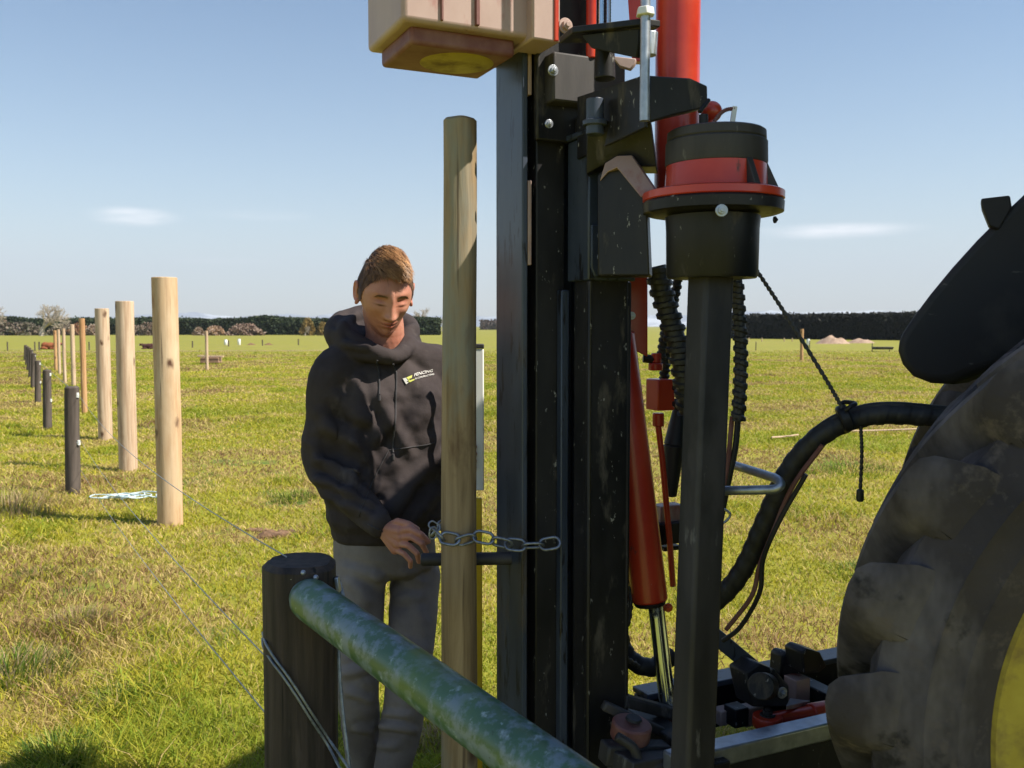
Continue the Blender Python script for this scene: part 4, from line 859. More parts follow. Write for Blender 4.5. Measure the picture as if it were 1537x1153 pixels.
mb = MB(); mb.prism([P(1118, 1010, 2.38), P(1140, 996, 2.38), P(1165, 1006, 2.38), P(1185, 1030, 2.38), P(1185, 1062, 2.36), P(1130, 1062, 2.36)], E2*.07); mb.build('pivot_bracket', m_black, drv, bevel=.005)
mb = MB(); mb.cyl(P(1150, 1030, 2.37), P(1142, 1030, 2.30), .034, seg=24); mb.build('pivot_pin', m_black, drv, bevel=.003); bolt(P(1174, 1040, 2.36), -E2, .010, drv)
mb = MB(); mb.prism([P(1174, 985, 2.52), P(1180, 979, 2.52), P(1204, 985, 2.52), P(1206, 1016, 2.52), P(1172, 1014, 2.52)], E2*.05)
mb.prism([P(1203, 980, 2.46), P(1212, 974, 2.46), P(1232, 980, 2.48), P(1242, 1000, 2.5), P(1230, 1010, 2.5), P(1208, 1012, 2.46)], E2*.07); mb.build('lug_block', m_black, drv, bevel=.005)
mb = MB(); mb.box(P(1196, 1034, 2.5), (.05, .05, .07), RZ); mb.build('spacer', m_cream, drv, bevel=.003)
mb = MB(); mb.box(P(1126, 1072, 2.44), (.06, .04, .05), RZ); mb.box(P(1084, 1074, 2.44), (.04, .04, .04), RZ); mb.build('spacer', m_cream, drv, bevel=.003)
mb = MB(); mb.box(P(1105, 1073, 2.42), (.045, .05, .05), RZ); mb.build('spacer', m_black, drv, bevel=.003)
mb = MB(); mb.prism([P(1186, 1048, 2.42), P(1216, 1052, 2.42), P(1180, 1060, 2.3)], (0,0,-.01)); mb.build('shim', m_galv, drv)
# lower left linkage behind the columns
mb = MB(); mb.lathe([(.046,-.02),(.048,-.016),(.048,.016),(.044,.02)], P(947, 1096, 2.18), (.15,-.1,1), 36); mb.build('link_boss', m_redworn, drv)
mb = MB(); mb.lathe([(.016,.020),(.020,.021),(.018,.026)], P(949, 1092, 2.18), (.15,-.1,1), 24); mb.build('link_pin', m_black, drv)
for (pA_, pB_, w_) in ((P(905, 1042, 2.3), P(1030, 1076, 2.34), .03), (P(905, 1058, 2.22), P(1000, 1102, 2.26), .024), (P(905, 1130, 2.14), P(1000, 1130, 2.2), .05)):
    mb = MB(); mb.bar(pA_, pB_, w_, w_); mb.build('link_arm', m_dirtysteel, drv, bevel=.006)
mb = MB(); mb.bar(P(930, 1150, 2.1), P(1060, 1130, 2.25), .09, .05); mb.tube(spline([P(925, 1105, 2.1), P(950, 1122, 2.1), P(965, 1150, 2.1), P(1000, 1150, 2.12)], 8), .012, 10); mb.build('foot_link', m_dirtysteel, drv, bevel=.006)
mb = MB(); mbx(mb, .20, 1.0, -.02, .34, .02, .10); mb.build('base_plate', m_black, drv, bevel=.006)
# post support bar behind the post
bz = ZY(839, 2.40); a = P(632, 840, 2.36); b = mp_(.36, .150, bz); b.z = a.z+.004
MB().cyl(a, b, .0165, seg=28).build('support_bar', m_dirtysteel, drv, bevel=.003)

# the post being driven
hp_ = P(686, 600, 2.30)
round_post('driven_post', hp_.x, 2.30, 29.0/F*2.30, ZY(178, 2.30), m_held, 'damp olive brown round post standing chained upright under the cream drop hammer', seed=33, rtop=24.8/F*2.30, rough=.022, chamfer=.006, seg=64, cat='post', lean=(.003, 0))
# chain round the post
def link_mesh(L_, W_, r):
    mb = MB(); pts = []
    for i in range(28):
        a = 2*PI*i/28; x = math.cos(a); y = math.sin(a)
        pts.append(Vector(((L_/2-W_/2)*(1 if x > 0 else -1)*(min(1, abs(x)*4)) + x*W_/2, y*W_/2, 0)))
    n = len(pts); rings = []
    for i in range(n):
        T = (pts[(i+1)%n]-pts[i-1]).normalized(); b = Vector((0,0,1)); nn = T.cross(b)
        rings.append([mb.bm.verts.new(pts[i] + nn*math.cos(2*PI*k/8)*r + b*math.sin(2*PI*k/8)*r) for k in range(8)])
    for i in range(n):
        for k in range(8): mb.bm.faces.new((rings[i][k], rings[i][(k+1)%8], rings[(i+1)%n][(k+1)%8], rings[(i+1)%n][k]))
    bmesh.ops.recalc_face_normals(mb.bm, faces=mb.bm.faces); me = bpy.data.meshes.new('link'); mb.bm.to_mesh(me); mb.bm.free()
    me.polygons.foreach_set('use_smooth', np.ones(len(me.polygons), bool)); me.materials.append(m_chain); return me
LL, LW, LR = .050, .031, .0038
lm = link_mesh(LL, LW, LR); pr_ = 29.0/F*2.30 + .006
path = []
zc_ = ZY(795, 2.28)
for a in np.linspace(R(100), R(290), 24):      # round the left and front of the post
    path.append(Vector((hp_.x+math.cos(a)*pr_, 2.30+math.sin(a)*pr_, zc_ - .006*(a-R(100)))))
path += [P(720, 806, 2.245), P(760, 816, 2.245), P(800, 819, 2.245), P(838, 814, 2.25)]
sp = spline(path, 6); acc = [0]
for i in range(1, len(sp)): acc.append(acc[-1]+(sp[i]-sp[i-1]).length)
ch = empty('chain', sp[0], 'grey steel chain wrapped round the post and hooked to the black mast', 'chain')
step = LL-2*LR-.0015; s = step/2; j = 0
while s < acc[-1]:
    i = min(np.searchsorted(acc, s), len(sp)-2); T = (sp[i+1]-sp[i-1]).normalized(); up = Vector((0,0,1)); x = T; y = up.cross(T).normalized(); z = x.cross(y)
    m = Matrix((x, y, z)).transposed() @ Matrix.Rotation(R(50) if j % 2 else R(-40+random.uniform(-14,14)), 3, 'X')
    o = bpy.data.objects.new('link', lm); COL.objects.link(o); o.parent = ch; o.matrix_parent_inverse = ch.matrix_world.inverted(); o.matrix_world = Matrix.Translation(sp[i]) @ m.to_4x4()
    s += step; j += 1
for (q, ang) in ((P(652, 790, 2.27), .6), (P(650, 800, 2.26), 1.7)):
    o = bpy.data.objects.new('link', lm); COL.objects.link(o); o.parent = ch; o.matrix_parent_inverse = ch.matrix_world.inverted(); o.matrix_world = Matrix.Translation(q) @ Matrix.Rotation(ang, 4, 'Y') @ Matrix.Rotation(1.1, 4, 'X') @ Matrix.Scale(.6, 4)

# marker pole (white above, yellow below) behind the post
mp0 = P(714.5, 740, 2.66); zt_ = ZY(524, 2.66)
pole = empty('measuring_pole', (mp0.x, mp0.y, 0), 'white and yellow flat measuring pole in the gap between the chained post and the mast', 'pole')
mb = MB(); mb.box((mp0.x, 2.66, (zt_+ZY(736, 2.66))/2), (.046, .014, zt_-ZY(736, 2.66))); mb.build('white_section', m_white, pole, bevel=.003)
mb = MB(); zz_ = ZY(737, 2.66); mb.box((mp0.x, 2.66, zz_/2-.02), (.034, .012, zz_)); mb.build('yellow_section', m_yelplastic, pole, bevel=.002)
mb = MB(); mb.box((mp0.x, 2.66, zt_+.008), (.048, .018, .014)); mb.build('end_cap', m_dirtysteel, pole, bevel=.003)

# ================================================================== tractor
FW = Vector((.90, -.436, 0)).normalized(); AX = Vector((.436, .90, 0)).normalized(); RT = .865; RIM = .60
wc = Vector((.575, 1.62, 0)) + FW*RT; wc.z = RT-.015
trac = empty('tractor', (wc.x, wc.y, 0), 'tractor at the right edge showing a muddy lugged rear tyre, yellow rim and dark fender', 'tractor')
def wheel(c, Rt, Rr, W, parent, nl=25):
    """wheel centred at c, near side facing -AX"""
    root = empty('wheel', c, None, None); root.parent = parent; root.matrix_parent_inverse = parent.matrix_world.inverted(); h = W/2
    q = AX.to_track_quat('Z', 'Y').to_matrix()
    prof = [(Rr+.005, -h*.78), (Rr+.03, -h*.90), ((Rr+Rt)/2-.075, -h*.985), ((Rr+Rt)/2-.065, -h*1.015), ((Rr+Rt)/2-.055, -h*1.0), ((Rr+Rt)/2-.02, -h*1.04), ((Rr+Rt)/2-.012, -h*1.07), ((Rr+Rt)/2-.004, -h*1.045), (Rt-.10, -h*1.0), (Rt-.060, -h*.90), (Rt-.045, -h*.5), (Rt-.04, 0), (Rt-.045, h*.5), (Rt-.060, h*.90), (Rt-.10, h*1.0), ((Rr+Rt)/2-.02, h*1.04), (Rr+.03, h*.90), (Rr+.005, h*.78)]
    mb = MB(); mb.lathe(prof, c, AX, 120)
    def pt(th, ww, rr): return Vector(c) + q @ Vector((rr*math.cos(th), rr*math.sin(th), ww))
    for side in (-1, 1):
        for k in range(nl):
            th0 = 2*PI*(k + (.5 if side > 0 else 0))/nl; rows = []
            n = 9
            for i in range(n):
                t = i/(n-1)           # 0 = centre, 1 = shoulder, past it down the sidewall
                ww = side*h*(-.06 + 1.10*min(t/.8, 1)); th = th0 + .30*min(t/.8, 1)**.9 
                base = Rt-.075; topr = Rt+.022*(1-.15*t)
                if t > .8:
                    f = (t-.8)/.2; topr = Rt+.018-.10*f; base = Rt-.11-.02*f; ww = side*h*(1.03+.01*(1-f))
                hw = (.034+.050*t)/Rt
                rows.append([mb.bm.verts.new(pt(th+hw*u_, ww*(1 if t <= .8 else .955+.05*(1-u_*u_)), base+(topr-base)*max(0, 1-abs(u_)**3.2)**.6)) for u_ in (-1, -.9, -.72, -.45, 0, .45, .72, .9, 1)])
            for i in range(n-1):
                for j in range(8): mb.bm.faces.new((rows[i][j], rows[i][j+1], rows[i+1][j+1], rows[i+1][j]))
            mb.bm.faces.new(rows[0][::-1]); mb.bm.faces.new(rows[-1])
    t = mb.build('tyre', m_tyre, parent=root)
    mb = MB(); s = -1
    mb.lathe([(Rr+.012, -h*.80), (Rr+.018, -h*.84), (Rr+.010, -h*.86), (Rr-.004, -h*.82), (Rr-.03, -h*.80), (Rr-.085, -h*.76), (Rr-.10, -h*.60), (Rr-.11, -h*.35), (Rr-.14, -h*.2), (Rr-.19, -h*.10), (.30, -h*.05), (.22, -h*.18), (.12, -h*.2), (.11, -h*.45), (.001, -h*.45)][::-1] + [(Rr+.012, h*.8), (Rr-.03, h*.7)], c, AX, 96)
    mb.build('rim', m_yellow, parent=root)
    for k in range(8):
        a = 2*PI*k/8; p = Vector(c) + q @ Vector((.17*math.cos(a), .17*math.sin(a), -h*.20)); bolt(p, -AX, .016, root)
    return root
wheel(wc + AX*.21, RT, RIM, .42, trac)
wheel(wc + AX*2.0, RT, RIM, .42, trac)
# fender
Yf = 2.02; fo = [(1345, 512), (1343, 527), (1350, 548), (1366, 566), (1392, 576), (1425, 578), (1470, 560), (1560, 540), (1680, 560), (1700, 300), (1640, 225), (1560, 265), (1537, 287), (1500, 322), (1462, 360), (1425, 401), (1392, 441), (1366, 476), (1350, 500)]
mb = MB(); mb.prism([P(x, y, Yf + (x-1345)/1400*Yf*(-.05)) for x, y in fo], AX*.12+Vector((.05,0,0))); mb.build('fender', m_fender, trac, bevel=.022, seg=5)
mb = MB(); mb.prism([P(1472, 298, 2.0), P(1516, 293, 2.0), P(1519, 312, 2.0), P(1500, 345, 2.0), P(1485, 340, 2.0), P(1474, 312, 2.0)], AX*.06); mb.build('lamp_bracket', m_fender, trac, bevel=.004)
# axle, bonnet and an added cab, roof widened to shade gate post and pipe
C0 = Vector((wc.x, wc.y, 0))
def tb(mb, f0_, f1_, a0_, a1_, z0, z1):
    c = C0 + FW*(f0_+f1_)/2 + AX*(a0_+a1_)/2 + Vector((0,0,(z0+z1)/2)); m = Matrix((FW, AX, Vector((0,0,1)))).transposed()
    return mb.box(c, (f1_-f0_, a1_-a0_, z1-z0), m)
mb = MB(); tb(mb, -.62, 1.35, -.32, 1.95, 2.72, 2.95); mb.build('added_shade_roof', m_tgreen, trac, bevel=.06, seg=4)
for f_ in (-.2, 1.1):
    for a_ in (.35, 1.57):
        mb = MB(); tb(mb, f_, f_+.08, a_, a_+.08, 1.70, 2.719); mb.build('cab_pillar', m_fender, trac, bevel=.01)
for r_ in ((-.18, -.17, .431, 1.569), (-.119, 1.099, .37, .38), (-.119, 1.099, 1.63, 1.64), (1.14, 1.15, .431, 1.569)):
    mb = MB(); tb(mb, *r_, 1.71, 2.715); mb.build('opaque_cab_pane', m_glass, trac)  # opaque panes of the added cab also block the sun
mb = MB(); tb(mb, -.25, 1.25, .47, 1.6, .75, 1.695); mb.build('cab_body', m_tgreen, trac, bevel=.03)
mb = MB(); tb(mb, 1.3, 3.2, .62, 1.45, .8, 1.65); mb.build('bonnet', m_tgreen, trac, bevel=.08, seg=4)
mb = MB(); mb.cyl(wc+AX*.3, wc+AX*2.0, .11, seg=24); mb.build('rear_axle', m_black, trac)
# ================================================================== person
def capsule(bm, p0, p1, r0, r1, seg=20, hemi=5, sx=None):
    """closed tapered capsule"""
    p0 = Vector(p0); p1 = Vector(p1); d = p1-p0; L_ = max(d.length, 1e-5); q = d.to_track_quat('Z', 'Y').to_matrix(); rings = []
    prof = [(r0*math.cos(a), -r0*math.sin(a)) for a in np.linspace(PI/2*.98, 0, hemi)] + [(r1*math.cos(a), L_+r1*math.sin(a)) for a in np.linspace(0, PI/2*.98, hemi)]
    for r, h in prof: rings.append([bm.verts.new(p0 + q @ Vector((r*math.cos(2*PI*k/seg), r*math.sin(2*PI*k/seg), h))) for k in range(seg)])
    for i in range(len(rings)-1):
        for k in range(seg): bm.faces.new((rings[i][k], rings[i][(k+1)%seg], rings[i+1][(k+1)%seg], rings[i+1][k]))
    bm.faces.new(rings[0][::-1]); bm.faces.new(rings[-1])
def limb(bm, pts, rs, n=6):
    sp = spline(pts, n); rr = np.interp(np.linspace(0, len(pts)-1, len(sp)), range(len(pts)), rs)
    for i in range(len(sp)-1): capsule(bm, sp[i], sp[i+1], rr[i], rr[i+1], 20, 4)
def rings_loft(bm, rows, seg=40):
    """rows: (centre, rx, ry, yaw)"""
    R_ = []
    for c, rx, ry, yw in rows:
        m = Matrix.Rotation(yw, 3, 'Z'); ring = []
        for k in range(seg):
            a = 2*PI*k/seg; ca, sa = math.cos(a), math.sin(a); e = .86
            ring.append(bm.verts.new(Vector(c) + m @ Vector((rx*abs(ca)**e*(1 if ca > 0 else -1), ry*abs(sa)**e*(1 if sa > 0 else -1), 0))))
        R_.append(ring)
    for i in range(len(R_)-1):
        for k in range(seg): bm.faces.new((R_[i][k], R_[i][(k+1)%seg], R_[i+1][(k+1)%seg], R_[i+1][k]))
    bm.faces.new(R_[0][::-1]); bm.faces.new(R_[-1])
def remesh(bm, voxel, smooth_it=3, fac=.5):
    bmesh.ops.recalc_face_normals(bm, faces=bm.faces); me = bpy.data.meshes.new('tmp'); bm.to_mesh(me); bm.free()
    o = bpy.data.objects.new('tmp', me); COL.objects.link(o)
    m = o.modifiers.new('r', 'REMESH'); m.mode = 'VOXEL'; m.voxel_size = voxel; m.use_smooth_shade = True
    if smooth_it: s = o.modifiers.new('s', 'SMOOTH'); s.iterations = smooth_it; s.factor = fac
    dg = bpy.context.evaluated_depsgraph_get(); me2 = bpy.data.meshes.new_from_object(o.evaluated_get(dg), depsgraph=dg)
    bpy.data.objects.remove(o); me2.materials.clear(); me2.polygons.foreach_set('use_smooth', np.ones(len(me2.polygons), bool)); return me2
def coords(me):
    V = np.zeros(len(me.vertices)*3, np.float32); me.vertices.foreach_get('co', V); return V.reshape(-1, 3)
def normals(me):
    V = np.zeros(len(me.vertices)*3, np.float32); me.vertex_normals.foreach_get('vector', V); return V.reshape(-1, 3)
def setco(me, V): me.vertices.foreach_set('co', V.astype(np.float32).ravel()); me.update()
def proj(V):
    d = V - np.array([0,0,CAMH]); yv = d[:,1]*cp - d[:,2]*sp_; zv = d[:,1]*sp_ + d[:,2]*cp
    return CX + F*d[:,0]/yv, CY - F*zv/yv
def folds(me, segs, s=1.0):
    """ridges and valleys of the cloth: (x0,y0,x1,y1,width px,height m)"""
    V = coords(me).astype(float); N = normals(me).astype(float); px, py = proj(V); D = np.zeros(len(V)); front = np.clip(-N[:,1]*1.6+.1, 0, 1)
    for (x0, y0, x1, y1, w_, h) in segs:
        dx, dy = x1-x0, y1-y0; l2 = dx*dx+dy*dy; t = ((px-x0)*dx+(py-y0)*dy)/l2; tc_ = np.clip(t, 0, 1)
        bend = 6*np.sin(t*3+x0)
        qx = px-(x0+tc_*dx); qy = py-(y0+tc_*dy); side = ((px-x0)*dy-(py-y0)*dx)/math.sqrt(l2) + bend*.4
        d = np.hypot(qx, qy); d = np.where((t > 0) & (t < 1), np.abs(side), d); end = np.clip(np.minimum(t, 1-t)*4+.35, 0, 1)
        D += h*end*(np.exp(-(d/w_)**2) - .55*np.exp(-((d-w_*1.9)/(w_*.9))**2))
    P3 = V*9
    D = D*front*s
    setco(me, V + N*D[:,None])
def clothnoise(me, amp, sc, seed=0, stretch=(1,1,1)):
    V = coords(me).astype(float); N = normals(me); D = np.array([mnoise.fractal(Vector((v[0]*sc*stretch[0]+seed, v[1]*sc*stretch[1], v[2]*sc*stretch[2])), 1, 2, 3) for v in V])
    D = (1-np.abs(D)*2.2)
    setco(me, V + N*(D[:,None]*amp))

pc = P(578, 600, 2.76)
man = empty('person', (pc.x, pc.y, 0), 'man in a black hooded sweatshirt and grey work trousers looking down beside the chained post', 'person')
YW = R(22)
HC = P(578, 443, 2.72); HYAW, HPIT = R(19), R(20); HS = 1.03
HM = Matrix.Translation(HC) @ Matrix.Rotation(HYAW, 4, 'Z') @ Matrix.Rotation(HPIT, 4, 'X') @ Matrix.Rotation(R(2), 4, 'Y') @ Matrix.Scale(HS, 4)
def g2(x, z, cx, cz, sx, sz): return np.exp(-((x-cx)/sx)**2 - ((z-cz)/sz)**2)
def head_surface(d):
    """d: unit directions (n,3) -> points; front is -y"""
    x, y, z = d[:,0]*.0715, d[:,1]*.0985, d[:,2]*.118
    low = np.clip(-z/.118, 0, 1); up = np.clip(z/.118, 0, 1)
    x = x*(1 + .30*up*(1-up)); y = y*(1 + .16*up*(1-up)); z = np.where(z > 0, z*.965, z)
    x = x*(1 - .40*low**1.15); back = np.clip(y/.0985, 0, 1)
    y = np.where(y > 0, y*(1 - .42*np.clip((-z-.02)/.1, 0, 1)), y*(1 - .04*low))
    x = x*(1 + .045*np.clip(1-abs(z-.04)/.08, 0, 1)*(y > 0)); x = x*(1 - .07*(y < -.03)*up)
    f = np.clip((-d[:,1]-.15)/.4, 0, 1)          # frontness
    ax = np.abs(x); disp = np.zeros(len(x))
    disp += .013*g2(x, z, 0, -.092, .019, .020)                      # chin
    disp += .0045*g2(ax, z, .028, .030, .022, .010)                  # brow
    disp -= .0100*g2(ax, z, .030, .010, .016, .012)                  # socket
    disp += .0070*g2(ax, z, .031, .004, .012, .0075)                 # lid
    disp -= .0016*g2(ax, z, .031, -.0035, .013, .0030)
    disp += .0060*g2(ax, z, .045, -.018, .018, .016)                 # cheekbone
    disp -= .0055*g2(ax, z, .041, -.052, .018, .022)                 # cheek hollow
    zz = np.clip((.026-z)/.062, 0, 1)
    nose = .0255*zz**1.15*np.where(z < -.036, np.exp(-((z+.036)/.0065)**2), 1)*np.where(z > .026, 0, 1)
    disp += nose*np.exp(-(x/(.0082+.0052*zz))**2) + .0045*g2(x, z, 0, .020, .0085, .014)
    disp += .0085*g2(ax, z, .0125, -.033, .0062, .0075)              # nostrils
    disp -= .0030*g2(ax, z, .0115, -.043, .004, .003)
    disp += .0060*g2(x, z, 0, -.0565, .022, .012)                    # muzzle
    disp += .0065*g2(x, z, 0, -.0530, .018, .0036) + .0080*g2(x, z, 0, -.0640, .015, .0042)
    disp -= .0055*g2(x, z+.10*ax**1.4, 0, -.0575, .021, .0018)                   # mouth slit
    disp -= .0045*g2(x, z, 0, -.0745, .018, .005)
    y = y - disp*f
    x = x + np.sign(x)*.003*np.clip(1-np.abs(z+.075)/.03, 0, 1)*(np.abs(d[:,1]) < .6)    # jaw angle
    return np.stack([x, y, z], 1)
def head_into(bm):
    nu, nv = 260, 200; th = np.linspace(0, PI, nv+1)[1:-1]; ph = np.linspace(0, 2*PI, nu, endpoint=False)
    T, Ph = np.meshgrid(th, ph, indexing='ij'); d = np.stack([np.sin(T)*np.sin(Ph), -np.sin(T)*np.cos(Ph), np.cos(T)], -1).reshape(-1,3)
    Pn = head_surface(d); vs_ = [bm.verts.new(HM @ Vector(p)) for p in Pn]
    for i in range(nv-2):
        for k in range(nu): bm.faces.new((vs_[i*nu+k], vs_[i*nu+(k+1)%nu], vs_[(i+1)*nu+(k+1)%nu], vs_[(i+1)*nu+k]))
    bm.faces.new(vs_[:nu][::-1]); bm.faces.new(vs_[-nu:])
    for s in (-1, 1):      # ears: a rim, a bowl and a lobe
        rim = []
        for a in np.linspace(-2.2, 2.35, 20): rim.append(HM @ Vector((s*(.0770+.006*math.cos(a*.6)), .012+.016*math.cos(a+.25), .006+.026*math.sin(a+.25))))
        for i in range(len(rim)-1): capsule(bm, rim[i], rim[i+1], .0045*HS, .0045*HS, 8, 3)
        capsule(bm, HM @ Vector((s*.067, .013, .014)), HM @ Vector((s*.069, .013, -.010)), .017, .014, 10, 3)
        capsule(bm, HM @ Vector((s*.076, .004, -.020)), HM @ Vector((s*.0785, .004, -.027)), .007, .006, 10, 3)
SHR, SHL = P(500, 562, 2.70), P(664, 562, 2.84)
ELR, WRR = P(484, 698, 2.68), P(574, 792, 2.54)
ELL, WRL = P(676, 690, 2.90), P(682, 690, 2.72)
NB = P(575, 535, 2.80)
HIPR, HIPL = P(543, 852, 2.72), P(622, 852, 2.80)
KNR, KNL = P(537, 1030, 2.66), P(610, 1035, 2.66)
ANR, ANL = P(548, 1240, 2.84), P(580, 1255, 2.68); ANR.z = .10; ANL.z = .10
bb = bmesh.new(); head_into(bb)
limb(bb, [HM @ Vector((0,.030,-.045)), P(578, 500, 2.775), NB], [.058, .057, .066])
capsule(bb, NB, SHR, .055, .045); capsule(bb, NB, SHL, .055, .045)
rings_loft(bb, [(P(577, 850, 2.77), .10, .07, YW), (P(579, 800, 2.77), .12, .085, YW), (P(580, 700, 2.77), .13, .09, YW), (P(582, 600, 2.78), .155, .10, YW), (P(580, 548, 2.80), .12, .07, YW)])
limb(bb, [SHR, ELR, WRR], [.042, .033, .023]); limb(bb, [SHL, ELL, WRL], [.042, .033, .023])
limb(bb, [HIPR, KNR, ANR], [.045, .035, .030]); limb(bb, [HIPL, KNL, ANL], [.045, .035, .030])
# right hand closed on a dark grip
def finger(bm, pts, r): 
    for i in range(len(pts)-1): capsule(bm, pts[i], pts[i+1], r*(1-.08*i), r*(1-.08*(i+1)), 14, 4)
pal = [P(582, 800, 2.535), P(600, 797, 2.50), P(602, 806, 2.50), P(598, 816, 2.505), P(593, 825, 2.515)]
for q, r_ in zip(pal[1:], (.0155, .0155, .015, .014)): capsule(bb, WRR, q, .022, r_)
finger(bb, [pal[1], P(616, 794, 2.475), P(632, 802, 2.462), P(643, 813, 2.475)], .0098)
finger(bb, [pal[2], P(618, 806, 2.470), P(633, 816, 2.460), P(640, 829, 2.475)], .0100)
finger(bb, [pal[3], P(613, 819, 2.475), P(626, 831, 2.468), P(629, 843, 2.484)], .0095)
finger(bb, [pal[4], P(606, 831, 2.485), P(616, 842, 2.482), P(616, 851, 2.495)], .0083)
finger(bb, [P(584, 790, 2.53), P(597, 783, 2.51), P(613, 787, 2.49), P(626, 795, 2.487)], .0115)
# left hand gripping the pole
lp = P(698, 684, 2.66)
for q in ((.004, .026, .028), (.004, .030, .010), (.004, .030, -.010), (.002, .026, -.028)): capsule(bb, WRL, lp + Vector((q[0], q[1], q[2])), .022, .014)
for i, dz in enumerate((.030, .010, -.010, -.029)):
    r_ = (.0092, .0096, .009, .008)[i]
    finger(bb, [lp + Vector((.004, .026, dz)), lp + Vector((.026, .016, dz-.002)), lp + Vector((.027, -.012, dz-.004)), lp + Vector((.006, -.021, dz-.005))], r_)
finger(bb, [lp + Vector((-.012, .018, .034)), lp + Vector((-.026, .002, .040)), lp + Vector((-.016, -.019, .040)), lp + Vector((.004, -.023, .036))], .0105)
bme = remesh(bb, .0026, 2, .4)
V = coords(bme).astype(float); Hi = np.array(HM.inverted()); hl = V @ Hi[:3,:3].T + Hi[:3,3]
x, y, z = hl[:,0], hl[:,1], hl[:,2]; ax = np.abs(x); fr = (y < -.03) & (np.abs(z) < .13)
tint = np.ones((len(V), 3)); 
def mul(mask, c):
    global tint
    m = np.clip(mask, 0, 1)[:,None]; tint *= (1-m) + m*np.array(c)
mul(fr*(g2(x, z, 0, -.0535, .019, .0042)+g2(x, z, 0, -.0638, .016, .0048)), (.86, .50, .52))
mul(fr*g2(x, z, 0, -.0585, .021, .0014), (.30, .18, .18))
mul(fr*g2(ax, z, .030, -.001, .0135, .0024), (.16, .10, .09))  # dark lash line, strengthened to paint in the upper lid's shadow
mul(fr*g2(ax, z, .031, .012, .016, .006)*.5, (.75, .60, .58))
mul(fr*g2(ax, z, .0105, -.0425, .004, .0025), (.30, .18, .16))
mul((y < .03)*np.clip((-z-.045)/.03, 0, 1)*(z > -.14)*.55, (.82, .74, .72))          # stubble
mul(((ax > .076) & (np.abs(z) < .045))*.5, (1.0, .72, .68))
LX = [0, 28, 42, 55, 68, 78, 86, 100, 125, 180]; LY = [.078, .076, .066, .050, .030, -.004, -.012, .004, -.03, -.055]
scalp_line = np.interp(np.degrees(np.arctan2(ax/.0715, -y/.0985)), LX, LY)
hairmask = np.clip((z - scalp_line)/.008, 0, 1)*(z < .2)*(np.abs(x) < .12)*(np.abs(y) < .14)*((ax < .0795) | (z > .045))
mul(hairmask*.92, (.20, .15, .11))
body = bpy.data.objects.new('body', bme); body.data.materials.append(m_skin); link(body, man); set_tint(bme, tint)

